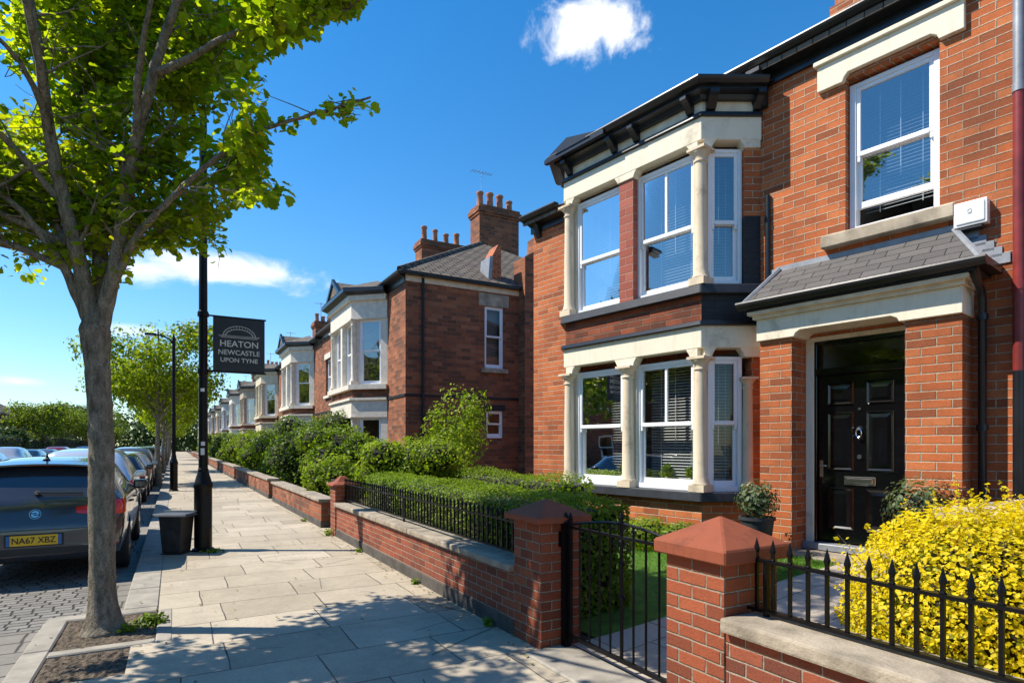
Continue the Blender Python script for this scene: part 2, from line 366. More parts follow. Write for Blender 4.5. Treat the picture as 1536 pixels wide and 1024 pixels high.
def ellip_pts(ells, n, rng, shell=(.75, 1.05), zmin=None):
    """points in the outer shell of a union of ellipsoids (cx,cy,cz,rx,ry,rz) and outward normals"""
    w = np.array([(e[3]*e[4]*e[5])**(2/3) for e in ells]); w /= w.sum()
    P, N = [], []
    E = np.array(ells)
    while sum(len(p) for p in P) < n:
        m = n
        k = rng.choice(len(ells), m, p=w); d = rng.normal(0, 1, (m, 3)); d /= np.linalg.norm(d, axis=1, keepdims=True)
        r = rng.uniform(shell[0], shell[1], (m, 1))
        p = E[k, :3] + d*r*E[k, 3:]
        inside = np.zeros(m, bool)
        for j in range(len(ells)):
            q = (((p-E[j, :3])/E[j, 3:])**2).sum(1); inside |= (q < shell[0]**2*.92) & (k != j)
        ok = ~inside
        if zmin is not None: ok &= p[:, 2] > zmin
        P.append(p[ok]); N.append((d/E[k, 3:])[ok])
    return np.concatenate(P)[:n], np.concatenate(N)[:n]
def core_mesh(ells, parent, name='foliage_filler', s=.74, seed=1):  # solid dark lumps added behind the leaves to stop light passing through
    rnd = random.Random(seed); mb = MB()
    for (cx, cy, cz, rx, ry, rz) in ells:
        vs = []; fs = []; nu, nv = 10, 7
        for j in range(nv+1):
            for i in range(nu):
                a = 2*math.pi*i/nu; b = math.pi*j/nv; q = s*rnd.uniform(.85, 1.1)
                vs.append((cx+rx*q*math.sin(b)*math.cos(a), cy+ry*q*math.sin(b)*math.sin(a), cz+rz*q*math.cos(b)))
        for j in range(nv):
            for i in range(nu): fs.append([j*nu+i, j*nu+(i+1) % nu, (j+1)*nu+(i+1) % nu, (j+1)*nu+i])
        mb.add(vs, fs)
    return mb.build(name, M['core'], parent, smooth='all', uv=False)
def shrub(name, label, cat, ells, n, size, mat, seed, tpl=LEAF4, group=None, shell=(.72, 1.06), spread=.6, up=.15, core=.72, extra=None, zmin=.02):
    """a shrub: foliage and an added dark core that blocks light"""
    b = ells[0]; root = thing(name, label, cat, (b[0], b[1], max(0, min(e[2]-e[5] for e in ells))), group)
    rng = np.random.default_rng(seed)
    P, N = ellip_pts(ells, n, rng, shell, zmin)
    leaves('foliage', P, N, size, mat, root, tpl, seed, up, spread=spread)
    if extra:
        P, N = ellip_pts(ells, extra[1], rng, (.95, 1.22), zmin)
        leaves('shoot_foliage', P, N, size, extra[0], root, tpl, seed+1, up, spread=spread)
    if core: core_mesh(ells, root, s=core, seed=seed)
    return root
def shrub_copy(): pass
# ---------------------------------------------------------------- camera, sun, sky
cam = bpy.data.cameras.new('camera'); co = bpy.data.objects.new('camera', cam); COL.objects.link(co); SC.camera = co
cam.sensor_width = 36; cam.lens = 900/1536*36; cam.shift_y = (668-512)/1536; cam.clip_start = .05; cam.clip_end = 3000
co.location = (0, 0, 1.6); co.rotation_euler = (R(90), 0, -TH)
SUN_EL = R(50); SUN_AZ = math.atan2(-.871, .491)
sd = Vector((math.sin(SUN_AZ)*math.cos(SUN_EL), math.cos(SUN_AZ)*math.cos(SUN_EL), math.sin(SUN_EL)))
sl = bpy.data.lights.new('sun', 'SUN'); sl.energy = 4.8; sl.angle = R(.5); sl.color = (1, .93, .82)
so = bpy.data.objects.new('sun', sl); COL.objects.link(so); so.rotation_euler = sd.to_track_quat('Z', 'Y').to_euler(); so.location = (-20, 10, 40)
wd = bpy.data.worlds.new('World'); SC.world = wd; wd.use_nodes = True
class WT(NT):
    def __init__(s, w): s.t = w.node_tree; s.t.nodes.clear(); s.out = s.n('ShaderNodeOutputWorld')
t = WT(wd); bg = t.n('ShaderNodeBackground'); t.l(bg.outputs[0], t.out.inputs[0]); bg.inputs[1].default_value = .132
sky = t.n('ShaderNodeTexSky', sky_type='NISHITA'); sky.sun_disc = False; sky.sun_elevation = SUN_EL; sky.sun_rotation = SUN_AZ
sky.air_density = 1.1; sky.dust_density = .08; sky.ozone_density = 2.2; sky.altitude = 0
hs = t.n('ShaderNodeHueSaturation'); t.l(sky.outputs[0], hs.inputs['Color']); hs.inputs['Saturation'].default_value = 1.4; hs.inputs['Value'].default_value = 1.0
gen = t.n('ShaderNodeTexCoord').outputs['Generated']
def pdir(x, y):
    s, q = cam2w((x-768)/900, 1.); return Vector((s, q, (668-y)/900)).normalized()
szx = t.n('ShaderNodeSeparateXYZ'); t.l(gen, szx.inputs[0])
skycol = t.mix(1., hs.outputs[0], t.ramp(szx.outputs[2], [(0, (.60, .74, .92, 1)), (.30, (1, 1, 1, 1))]), 'MULTIPLY')
def cloud(skycol, x, y, wx, wy, dens, scale, soft, seed, tilt=0., amp=1.9, stretch=1.):
    c = pdir(x, y); rt = c.cross(Vector((0, 0, 1))).normalized(); up = rt.cross(c)
    r2 = rt*math.cos(tilt) + up*math.sin(tilt); u2 = up*math.cos(tilt) - rt*math.sin(tilt)
    def dot(v):
        o = t.n('ShaderNodeVectorMath', operation='DOT_PRODUCT'); t.l(gen, o.inputs[0]); o.inputs[1].default_value = v; return o.outputs['Value']
    dc = dot(c); q = t.math('DIVIDE', dot(r2), t.math('MAXIMUM', dc, .05)); r = t.math('DIVIDE', dot(u2), t.math('MAXIMUM', dc, .05))
    cb = t.n('ShaderNodeCombineXYZ'); t.l(t.math('DIVIDE', q, stretch), cb.inputs[0]); t.l(r, cb.inputs[1]); cb.inputs[2].default_value = seed
    e = t.math('SQRT', t.math('ADD', t.math('POWER', t.math('DIVIDE', q, wx), 2.), t.math('POWER', t.math('DIVIDE', r, wy), 2.)))
    nz = t.noise(cb.outputs[0], scale, 8, .62, .4)
    v = t.math('ADD', t.math('SUBTRACT', 1., e), t.math('MULTIPLY', t.math('SUBTRACT', nz, .52), amp))
    mr = t.n('ShaderNodeMapRange', interpolation_type='SMOOTHSTEP'); t.l(v, mr.inputs[0]); mr.inputs[1].default_value = 0; mr.inputs[2].default_value = soft; mr.inputs[4].default_value = dens
    front = t.math('GREATER_THAN', dc, .3)
    return t.mix(t.math('MULTIPLY', mr.outputs[0], front), skycol, (6.2, 6.3, 6.5, 1))
skycol = cloud(skycol, 890, 34, .086, .050, 1., 14, .75, 1.3, amp=2.5)
skycol = cloud(skycol, 345, 408, .165, .030, .95, 18, .8, 4.1, tilt=.02, stretch=1.8)
skycol = cloud(skycol, 215, 405, .07, .030, .85, 18, .9, 5.7, stretch=1.8)
skycol = cloud(skycol, 205, 497, .06, .012, .55, 22, .9, 7.2, stretch=2.5)
skycol = cloud(skycol, 25, 572, .045, .010, .6, 26, .9, 8.4, stretch=2.5)
t.l(skycol, bg.inputs[0])
SC.view_settings.view_transform = 'Standard'; SC.view_settings.look = 'None'; SC.view_settings.exposure = 0.62; SC.view_settings.gamma = 1
# ---------------------------------------------------------------- the ground
def sheet(name, poly, mat, z=0.):
    mb = MB(); mb.quad(*[Vector((p[0], p[1], p[2] if len(p) > 2 else z)) for p in poly]); return props(mb.build(name, mat, recalc=False), kind='structure')
sheet('ground', [(-900, -700), (900, -700), (900, 1500), (-900, 1500)], M['field'], -.16)
sheet('road', [(-9.2, -60), (-.45, -60), (-.45, 400), (-9.2, 400)], M['setts'], -.105)
sheet('opposite_pavement', [(-12.2, -60), (-9.4, -60), (-9.4, 400), (-12.2, 400)], M['slab'], .0)
mb = MB(); mb.box(W, -9.4, -9.2, -60, 400, -.2, .0); props(mb.build('opposite_kerb', M['kerb']), kind='structure')
sheet('gutter_channel', [(-.82, 6.97), (-.44, 6.97), (-.44, 400), (-.82, 400)], M['channel'], -.098)
sheet('gutter_channel', [(-1.42, -60), (-1.02, -60), (-1.02, 6.97), (-1.42, 6.97)], M['channel'], -.098)
# pavement with its build-out for the street tree
mb = MB()
mb.quad((-.13, -60, 0), (2.75, -60, 0), (2.75, 400, 0), (-.13, 400, 0))
mb.quad((-.84, -60, 0), (-.13, -60, 0), (-.13, 5.0, 0), (-.84, 5.0, 0)); mb.quad((-.30, 5.0, 0), (-.13, 5.0, 0), (-.13, 5.68, 0), (-.30, 5.68, 0))
props(mb.build('pavement', M['slab'], recalc=False), kind='structure')
def kerbrun(name, s0, s1, t0, t1, z=.004, along='t', step=.92):
    mb = MB(); k = max(1, round(((t1-t0) if along == 't' else (s1-s0))/step)); rnd = random.Random(3)
    for i in range(min(k, 90)):
        L = (t1-t0)/k if along == 't' else (s1-s0)/k
        if i == 89: L *= (k-89)
        dz = rnd.uniform(-.004, .004)
        if along == 't': mb.box(W, s0, s1, t0+i*(t1-t0)/k+.004, t0+i*(t1-t0)/k+L-.004, -.2, z+dz)
        else: mb.box(W, s0+i*(s1-s0)/k+.004, s0+i*(s1-s0)/k+L-.004, t0, t1, -.2, z+dz)
    return props(mb.build(name, M['kerb'], bevel=.012), kind='structure')
kerbrun('kerb', -.43, -.13, 6.97, 200)
kerbrun('kerb', -1.02, -.84, -10, 6.78)
kerbrun('kerb', -1.02, -.13, 6.78, 6.96, along='s')
# tree pits: a framed square of bare soil in the build-out
def soilpatch(s0, s1, t0, t1, z=-.015, seed=0):
    rnd = random.Random(seed); n = 26; m = 26; vs = []; fs = []
    for j in range(m+1):
        for i in range(n+1):
            h = 0 if i in (0, n) or j in (0, m) else rnd.uniform(-.006, .014)
            vs.append((s0+(s1-s0)*i/n, t0+(t1-t0)*j/m, z+h))
    for j in range(m):
        for i in range(n): fs.append([j*(n+1)+i, j*(n+1)+i+1, (j+1)*(n+1)+i+1, (j+1)*(n+1)+i])
    mb = MB(); mb.add(vs, fs); return props(mb.build('tree_pit_soil', M['soil'], recalc=False), kind='structure')
soilpatch(-.84, -.13, 5.80, 6.78, seed=1); soilpatch(-.84, -.30, 5.0, 5.68, seed=2)
mb = MB(); mb.box(W, -.84, -.13, 5.68, 5.80, -.1, .006); mb.box(W, -.13, -.01, 5.68, 6.78, -.1, .006)
props(mb.build('tree_pit_edging', M['kerb'], bevel=.01), kind='structure')
# gardens rise gently from the walls to the houses
def gz(s): return .02 + .30*max(0, min(1, (s-2.9)/3.3))
def slope_sheet(name, s0, s1, t0, t1, mat, dz=0., n=14):
    mb = MB(); st = [s0+(s1-s0)*i/n for i in range(n+1)]
    vs = [(s, q, gz(s)+dz) for s in st for q in (t0, t1)]
    mb.add(vs, [[2*i, 2*i+2, 2*i+3, 2*i+1] for i in range(n)]); return props(mb.build(name, mat, recalc=False), kind='structure')
slope_sheet('garden_soil', 2.75, 40, -8, 220, M['earth'], -.02, n=40)
slope_sheet('lawn', 3.0, 6.6, 3.92, 9.6, M['lawn'], .004)
slope_sheet('garden_path', 2.76, 8.4, 2.35, 3.92, M['pathslab'], .004)
mb = MB(); mb.box(W, 2.34, 2.76, 2.6, 3.97, -.05, .022); props(mb.build('gate_threshold', M['kerb'], bevel=.012), kind='structure')
# lawn grass blades (nobody could count them)
rng = np.random.default_rng(5); n = 26000
gs = rng.uniform(3.3, 6.2, n); gt = rng.uniform(3.94, 7.6, n)
P = np.stack([gs, gt, .02+.30*np.clip((gs-2.9)/3.3, 0, 1)], 1)
o = leaves('grass', P, np.tile([0., 0, .25], (n, 1)), .055, M['grass'], None, BLADE, 5, axis=np.tile([0, 0, 1.6], (n, 1)), spread=1.)
props(o, kind='stuff')
# ---------------------------------------------------------------- building helpers
def wall_panels(mb, F, a0, a1, z0, z1, holes, n=0., depth=.22):
    As = sorted({a0, a1, *[x for h in holes for x in h[:2]]}); Zs = sorted({z0, z1, *[x for h in holes for x in h[2:4]]})
    for i in range(len(As)-1):
        for j in range(len(Zs)-1):
            ca, cz = (As[i]+As[i+1])/2, (Zs[j]+Zs[j+1])/2
            if any(h[0] < ca < h[1] and h[2] < cz < h[3] for h in holes): continue
            mb.quad(F.p(As[i], n, Zs[j]), F.p(As[i+1], n, Zs[j]), F.p(As[i+1], n, Zs[j+1]), F.p(As[i], n, Zs[j+1]))
    for h in holes:
        b0, b1, y0, y1 = h[:4]; d = h[4] if len(h) > 4 else depth
        mb.quad(F.p(b0, n, y0), F.p(b0, n-d, y0), F.p(b0, n-d, y1), F.p(b0, n, y1))
        mb.quad(F.p(b1, n, y0), F.p(b1, n-d, y0), F.p(b1, n-d, y1), F.p(b1, n, y1))
        mb.quad(F.p(b0, n, y1), F.p(b1, n, y1), F.p(b1, n-d, y1), F.p(b0, n-d, y1))
        mb.quad(F.p(b0, n, y0), F.p(b1, n, y0), F.p(b1, n-d, y0), F.p(b0, n-d, y0))
def roombox(mb, F, a0, a1, z0, z1, n0, n1, g=.12):
    A = (a0-g, a1+g); Z = (z0-g, z1+g)
    c = lambda a, n, z: F.p(a, n, z)
    mb.quad(c(A[0], n1, Z[0]), c(A[1], n1, Z[0]), c(A[1], n1, Z[1]), c(A[0], n1, Z[1]))
    for a in A: mb.quad(c(a, n0, Z[0]), c(a, n1, Z[0]), c(a, n1, Z[1]), c(a, n0, Z[1]))
    for z in Z: mb.quad(c(A[0], n0, z), c(A[1], n0, z), c(A[1], n1, z), c(A[0], n1, z))
def window(F, a0, a1, z0, z1, n, parent, split=False, blind=True, glass='glass', fw=.055, mid=None, lift=0., detail=True, horns=True, bmat=None, slat=.042, tilt=.012):
    mb = MB(); mid = mid if mid is not None else z0 + (z1-z0)*.52
    ft, fb = .05, .07
    mb.box(F, a0, a0+fw, n-.13, n, z0, z1); mb.box(F, a1-fw, a1, n-.13, n, z0, z1)
    mb.box(F, a0+fw, a1-fw, n-.13, n-.002, z1-ft, z1); mb.box(F, a0+fw, a1-fw, n-.13, n+.02, z0, z0+fb)
    b0, b1 = a0+fw, a1-fw; sw = .045
    # upper sash (outer), lower sash (inner)
    mb.box(F, b0, b0+sw, n-.05, n-.015, mid-.02, z1-ft); mb.box(F, b1-sw, b1, n-.05, n-.015, mid-.02, z1-ft)
    mb.box(F, b0+sw, b1-sw, n-.05, n-.013, z1-ft-sw, z1-ft); mb.box(F, b0+sw, b1-sw, n-.052, n-.011, mid-.025, mid+.03)
    if horns:
        for q in (b0, b1-sw): mb.box(F, q+.004, q+sw-.004, n-.048, n-.017, mid-.085, mid-.02)
    lz = z0+fb+lift
    mb.box(F, b0, b0+sw, n-.095, n-.055, lz, mid+.02+lift*.0); mb.box(F, b1-sw, b1, n-.095, n-.055, lz, mid+.02)
    mb.box(F, b0+sw, b1-sw, n-.097, n-.053, lz, lz+.075); mb.box(F, b0+sw, b1-sw, n-.093, n-.057, mid-.03, mid+.02)
    if split:
        m = (a0+a1)/2; mb.box(F, m-.02, m+.02, n-.049, n-.014, mid+.03, z1-ft-sw)
    w = mb.build('window', M['white'], parent, bevel=.004 if detail else 0)
    rnd = random.Random(int(a0*977+z0*131))
    def pane(x0, x1, y0, y1, k):
        j = lambda: rnd.uniform(-.004, .004)
        q = MB(); q.quad(F.p(x0, k+j(), y0), F.p(x1, k+j(), y0), F.p(x1, k+j(), y1), F.p(x0, k+j(), y1)); q.build('pane', M[glass], w, recalc=False)
    if split:
        m = (a0+a1)/2; pane(b0+sw, m-.02, mid+.03, z1-ft-sw, n-.03); pane(m+.02, b1-sw, mid+.03, z1-ft-sw, n-.03)
    else: pane(b0+sw, b1-sw, mid+.03, z1-ft-sw, n-.03)
    pane(b0+sw, b1-sw, lz+.075, mid-.03, n-.075)
    if blind:
        q = MB(); z = z1-ft-.03; nb = n-.27; zb = blind if not isinstance(blind, bool) else z0+.09
        while z > zb:
            q.quad(F.p(b0+.01, nb-.02, z+tilt), F.p(b1-.01, nb-.02, z+tilt), F.p(b1-.01, nb+.02, z-tilt), F.p(b0+.01, nb+.02, z-tilt)); z -= slat
        for f in (.22, .78):
            m = b0+(b1-b0)*f; q.box(F, m-.004, m+.004, nb+.021, nb+.024, zb, z1-ft)
        m = b0+(b1-b0)*.5; q.box(F, m-.005, m+.005, nb+.03, nb+.035, z0+(z1-z0)*.35, z1-ft)
        q.build('blind', bmat or (M['blind'] if glass == 'glassup' else M['darkblind']), w, recalc=False)
    return w
def stone_column(F, a, n, z0, z1, parent, r=.075, mat=None, cap=True):
    c = F.p(a, n, 0); mb = MB(); c2 = Vector((c.x, c.y, 0)); h = z1-z0
    b = .19*h/2
    Fq = Frame(c2.xy, F.ex, F.ey); k = r*1.32
    mb.box(Fq, -k, k, -k, k, z0, z0+b*.55)
    mb.lathe(c2, [(k*.98, z0+b*.55), (k*1.02, z0+b*.62), (k*.9, z0+b*.8), (r*1.12, z0+b), (r, z0+b*1.15), (r*.97, z0+h*.5), (r*.88, z1-b*1.1), (r*1.05, z1-b*1.0), (r*1.05, z1-b*.9), (r*.9, z1-b*.85), (r*.95, z1-b*.6), (r*1.25, z1-b*.4), (r*1.4, z1-b*.3), (r*1.4, z1-b*.2)], 20)
    mb.box(Fq, -r*1.5, r*1.5, -r*1.5, r*1.5, z1-b*.2, z1)
    return mb.build('stone_column', mat or M['colstone'], parent, smooth=True, bevel=0)
def chimney(name, F, a0, a1, n0, n1, z0, z1, parent, npots, mat, seed=0, potz=.55):
    rnd = random.Random(seed); mb = MB()
    mb.box(F, a0, a1, n0, n1, z0, z1-.42)
    for i, (g, q0, q1) in enumerate(((.05, .42, .32), (.10, .32, .14), (.04, .14, .0))):
        mb.box(F, a0-g, a1+g, n0-g, n1+g, z1-q0, z1-q1)
    c = mb.build('chimney', mat, parent)
    for i in range(npots):
        f = (i+.5)/npots
        a = a0+(a1-a0)*f if (a1-a0) > (n1-n0) else (a0+a1)/2
        n = (n0+n1)/2 if (a1-a0) > (n1-n0) else n0+(n1-n0)*f
        h = potz*rnd.uniform(.75, 1.05); r = .15*rnd.uniform(.9, 1.1); p = F.p(a, n, z1)
        q = MB(); q.lathe(p, [(r*.9, -.03), (r*1.05, .03), (r*.95, .08), (r*.82, h*.8), (r*1.0, h*.86), (r*1.05, h*.95), (r*.95, h), (r*.7, h), (r*.6, h*.7)], 14)
        q.build('chimney_pot', M['pot'], c, smooth=True)
    return c
def gutter_prof(n0, z, r=.06):      # half-round gutter with fascia behind
    return [(n0, z), (n0+r*2, z), (n0+r*2.1, z-.02), (n0+r*1.9, z-r*.9), (n0+r*1.2, z-r*1.5), (n0, z-r*1.6)]
# ---------------------------------------------------------------- the first house
house = thing('brick_house', 'orange red brick house with black front door and two storey cream stone bay', 'house', H.p(3, 0, 0), None)
HB = [(4.09, 0), (4.57, .604), (7.10, .604), (7.58, 0)]           # bay plan, near to far
holes = [(2.09, 3.03, 4.12, 5.90), (2.33, 3.50, .30, 2.93, .30), (4.26, 7.42, .99, 2.9), (4.26, 7.42, 3.71, 5.6)]
mb = MB(); wall_panels(mb, H, -3.2, 7.75, .1, 6.3, holes)
for a in (-3.2, 7.75): mb.quad(H.p(a, 0, .1), H.p(a, -9, .1), H.p(a, -9, 6.3), H.p(a, 0, 6.3))
mb.quad(H.p(-3.2, -9, .1), H.p(7.75, -9, .1), H.p(7.75, -9, 6.3), H.p(-3.2, -9, 6.3))
mb.build('wall', M['brick'], house, recalc=False)
mb = MB(); mb.box(H, 7.751, 8.63, -7.5, -.002, .1, 5.72); mb.build('wing_wall', M['brick'], house)
mb = MB()
for h in holes[:1]: roombox(mb, H, *h[:4], -.22, -2.6)
roombox(mb, H, 4.3, 7.38, .99, 2.9, -.22, -3.2); roombox(mb, H, 4.3, 7.38, 3.71, 5.6, -.22, -3.2)
mb.build('room', M['room'], house, recalc=False)
# roofs
mb = MB(); zr = 6.5
mb.face_prism(H, [], 0, 0) if False else None
def gable_roof(F, a0, a1, n_e, n_r, n_b, z_e, z_r, th=.12):
    m = MB(); 
    prof = [(n_e, z_e), (n_r, z_r), (n_b, z_e), (n_b, z_e-th), (n_r, z_r-th*1.2), (n_e, z_e-th)]
    vs = [F.p(a, n, z) for a in (a0, a1) for n, z in prof]; k = 6
    m.add(vs, [list(range(k))[::-1], [k+i for i in range(k)]] + [[i, (i+1) % k, k+(i+1) % k, k+i] for i in range(k)]); return m
gable_roof(H, -3.3, 7.85, .20, -4.5, -9.3, 6.52, 8.75).build('roof', M['tile'], house)
gable_roof(H, 7.76, 8.72, .20, -3.75, -7.8, 5.86, 7.6).build('wing_roof', M['tile'], house)
chimney('chimney', H, 3.3, 4.6, -4.4, -3.6, 7.6, 9.45, house, 4, M['brick'], 3)
# eaves: two black bands, soffit brackets, gutter
mb = MB()
mb.sweep(H, [(-3.3, 0), (7.80, 0)], [(.003, 6.26), (.05, 6.26), (.05, 6.30), (.03, 6.31), (.03, 6.40), (.16, 6.43), (.16, 6.47), (.20, 6.49), (.20, 6.51), (.003, 6.51)])
mb.build('fascia', M['blackp'], house)
mb = MB(); mb.sweep(H, [(-3.3, 0), (7.84, 0)], gutter_prof(.165, 6.56, .055)); mb.build('gutter', M['blackp'], house)
mb = MB(); mb.sweep(H, [(7.752, 0), (8.72, 0)], gutter_prof(.18, 5.90, .055)); mb.sweep(H, [(7.752, 0), (8.68, 0)], [(.001, 5.62), (.03, 5.62), (.03, 5.74), (.14, 5.78), (.14, 5.83), (.18, 5.84), (.18, 5.86), (.001, 5.86)])
mb.build('gutter', M['blackp'], house)
def bracket(F, a, n, z0, z1, d, parent, w=.055, mat=None):
    mb = MB(); k = MB
    prof = [(n, z1), (n+d, z1), (n+d, z1-.05), (n+d*.75, z1-.07), (n+d*.55, z0+(z1-z0)*.45), (n+d*.25, z0+.02), (n, z0)]
    vs = [F.p(a+q, x, z) for q in (-w, w) for x, z in prof]; m = len(prof)
    mb.add(vs, [list(range(m))[::-1], [m+i for i in range(m)]] + [[i, (i+1) % m, m+(i+1) % m, m+i] for i in range(m)])
    return mb.build('eaves_bracket', mat or M['blackp'], parent)
bracket(H, 4.05, .03, 5.98, 6.43, .24, house, .09)
for a in (8.45,): bracket(H, a, .0, 5.50, 5.80, .16, house, .05)
# ------------------------------------------------ bay
F_can = H.sub(HB[0], HB[1]); Lc = (Vector(HB[1])-Vector(HB[0])).length
F_far = H.sub(HB[2], HB[3])
mb = MB()
inner = lambda o: [(-.22, 0), (o, 0)]
def bay_band(name, z0, z1, o, mat, parent, o2=None, back=-.2, bev=0, path=HB):
    m = MB(); o2 = o if o2 is None else o2
    m.sweep(H, path, [(back, z0), (o, z0), (o2, z1), (back, z1)]); return m.build(name, mat, parent, bevel=bev)
bay_band('bay_brickwork', .05, .86, .0, M['brick'], house)
bay_band('window_sill', .86, .99, .10, M['sillb'], house, .085, -.3, .012)
bay_band('stone_frieze', 2.72, 3.17, .055, M['stone'], house, None, -.12, .008) if False else None
def frieze(zw, z0, z1, o=.05):
    """stone lintel band of the bay, dropping to shouldered corners over each opening"""
    m = MB(); m.sweep(H, HB, [(-.16, z0), (o, z0), (o, z1), (-.16, z1)])
    def sh(F, a0, a1, n1, l, r_):
        g = z0-zw; P = [(a0, z0+.01)] + ([(a0-.07, z0+.01), (a0-.02, zw+g*.45)] if l else []) + [(a0, zw), (a1, zw)] + ([(a1+.02, zw+g*.45), (a1+.07, z0+.01)] if r_ else []) + [(a1, z0+.01)]
        P = [q for i, q in enumerate(P) if q not in P[:i]]; m.face_prism(F, P, n1-.16, n1)
    sh(H, 4.60, 4.72, .604+o-.004, 0, 1); sh(H, 5.68, 5.98, .604+o-.004, 1, 1); sh(H, 6.94, 7.08, .604+o-.004, 1, 0)
    sh(F_can, .01, .22, o-.004, 0, 1); sh(F_can, Lc-.12, Lc-.02, o-.004, 1, 0)
    return m.build('stone_frieze', M['stone'], house, bevel=.006)
frieze(2.76, 2.88, 3.17); frieze(5.50, 5.60, 5.90)
bay_band('string_course', 3.17, 3.235, .10, M['blackp'], house, .085, -.15, .008)
M['soot'] = bricks('sooty_brick', .27, .090, .012, [(.03,.016,.012,1),(.10,.03,.018,1),(.24,.06,.026,1),(.33,.085,.035,1)], (.22,.17,.12,1), stain=.8, bump=1., staincol=(.025,.018,.014,1))
bay_band('bay_brickwork', 3.235, 3.58, .02, M['soot'], house, None, -.2, path=[(4.56, .604), (7.10, .604), (7.58, 0)])
bay_band('painted_bay_brickwork', 3.235, 3.58, .022, M['blackbrick'], house, None, -.2, path=[(4.09, 0), (4.575, .604)])
bay_band('window_sill', 3.58, 3.71, .11, M['sillb'], house, .09, -.3, .012)
bay_band('string_course', 5.90, 5.955, .09, M['blackp'], house, .08, -.15, .006)
bay_band('eaves_frieze', 5.955, 6.13, .035, M['cream2'], house, None, -.15)
m = MB(); m.sweep(H, HB, [(-.2, 6.10), (.10, 6.10), (.12, 6.15), (.20, 6.18), (.20, 6.22), (.24, 6.235), (.24, 6.245), (-.2, 6.25)]); m.build('bay_cornice', M['blackp'], house)
m = MB(); m.sweep(H, HB, gutter_prof(.20, 6.30, .052)); m.build('gutter', M['blackp'], house)
# brackets under the bay cornice
for a in (4.70, 5.60, 6.02, 6.97): bracket(H, a, .64, 5.965, 6.17, .20, house, .045)
bracket(F_can, .06, .035, 5.965, 6.17, .2, house, .05); bracket(F_can, Lc-.1, .035, 5.965, 6.17, .2, house, .06)
# bay roof with a small gablet over the far window
m = MB(); zt = 6.58
e = .26
def mit(pts, o):
    q = MB(); q.sweep(H, pts, [(o, 0), (o, 1), (o+.001, 1)]); return q.v
ring = [(4.09-.26, .0), (4.57-.16, .604+e), (7.10+.16, .604+e), (7.58+.26, 0)]
m.add([H.p(a, n, 6.285) for a, n in ring] + [H.p(4.95, -.02, zt), H.p(6.75, -.02, zt)], [[0, 1, 4], [1, 2, 5, 4], [2, 3, 5]])
m.build('bay_roof', M['tile'], house)
m = MB(); a0, a1, ap = 6.05, 7.30, 6.80
vs = [H.p(a0, .90, 6.24), H.p(a1, .90, 6.24), H.p(ap, .90, 6.42), H.p(ap, -.0, 6.42), H.p(a0, .1, 6.24), H.p(a1, .1, 6.24)]
m.add(vs, [[0, 2, 3, 4], [1, 5, 3, 2]]); m.build('gablet_roof', M['blackp'], house)
m = MB(); m.face_prism(H, [(a0-.02, 6.20), (a1+.02, 6.20), (a1+.02, 6.26), (ap, 6.44), (a0-.02, 6.26)], .84, .91)
m.face_prism(H, [(a0+.25, 6.26), (a1-.25, 6.26), (ap, 6.38)], .908, .925)
m.build('gablet_board', M['blackp'], house)
# columns and piers
for (z0, z1) in ((.99, 2.77), (3.71, 5.51)):
    for a in (4.60, 7.07): stone_column(H, a, .575, z0, z1, house, .088)
stone_column(H, 5.83, .575, .99, 2.77, house, .092)
m = MB(); m.box(H, 5.70, 5.96, .36, .625, 3.712, 5.51); m.build('bay_pier', bricks('red_pier_brick', .26, .122, .012, [(.25,.06,.04,1),(.33,.09,.06,1),(.38,.12,.08,1)], (.40,.24,.18,1), stain=.2), house)
for q in ((5.70, 5.96, .55, .992, 2.77), (4.66, 4.74, .54, .992, 2.77), (6.94, 7.02, .54, .992, 2.77), (4.66, 4.74, .54, 3.712, 5.51), (6.94, 7.02, .54, 3.712, 5.51)):
    m = MB(); m.box(H, q[0], q[1], .36, q[2], q[3], q[4]); m.build('window_reveal', M['colstone'], house)
m = MB(); m.box(F_can, .0, .21, -.2, .012, 3.712, 4.62); m.build('painted_pilaster', M['blackbrick'], house)
m = MB(); m.box(F_can, .0, .21, -.2, .010, 4.62, 5.505); m.build('brick_pilaster', M['brick'], house); m = MB(); m.box(F_can, .0, .12, -.2, .008, .992, 2.765); m.build('brick_pilaster', M['brick'], house)
stone_column(F_can, .15, -.03, .99, 2.50, house, .07)
for q in ((.99, 2.77), (3.712, 5.51)): m = MB(); m.box(F_far, 0.1, Lc, -.2, .0, *q); m.build('bay_return', M['brick'], house)
# windows
for (z0, z1, g, mid) in ((.99, 2.78, 'glass', 1.90), (3.71, 5.53, 'glassup', 4.56)):
    window(H, 4.70, 5.72, z0, z1, .52, house, split=True, glass=g, mid=mid)
    window(H, 5.94, 6.96, z0, z1, .52, house, glass=g, mid=mid)
    window(F_can, .215, Lc-.10, z0, z1, -.06, house, glass=g, mid=mid)
window(H, 2.10, 3.02, 4.10, 5.86, -.09, house, glass='glassup', mid=5.02, lift=.22, fw=.07, blind=4.36)
m = MB(); m.box(H, 2.12, 3.0, -.26, -.235, 4.12, 4.4); m.build('window_back', M['core'], house) if False else None
# upper window dressings
m = MB(); m.face_prism(H, [(1.86, 5.87), (2.08, 5.87), (2.10, 5.92), (2.16, 5.96), (2.98, 5.96), (3.02, 5.92), (3.04, 5.87), (3.33, 5.87), (3.33, 6.17), (1.86, 6.17)], -.1, .06); m.box(H, 1.83, 3.36, -.1, .10, 6.17, 6.225)
m.build('window_lintel', M['stone'], house, bevel=.006)
m = MB(); m.box(H, 1.93, 3.27, -.2, .12, 3.95, 4.10); m.build('window_sill', M['sillstone'], house, bevel=.014)
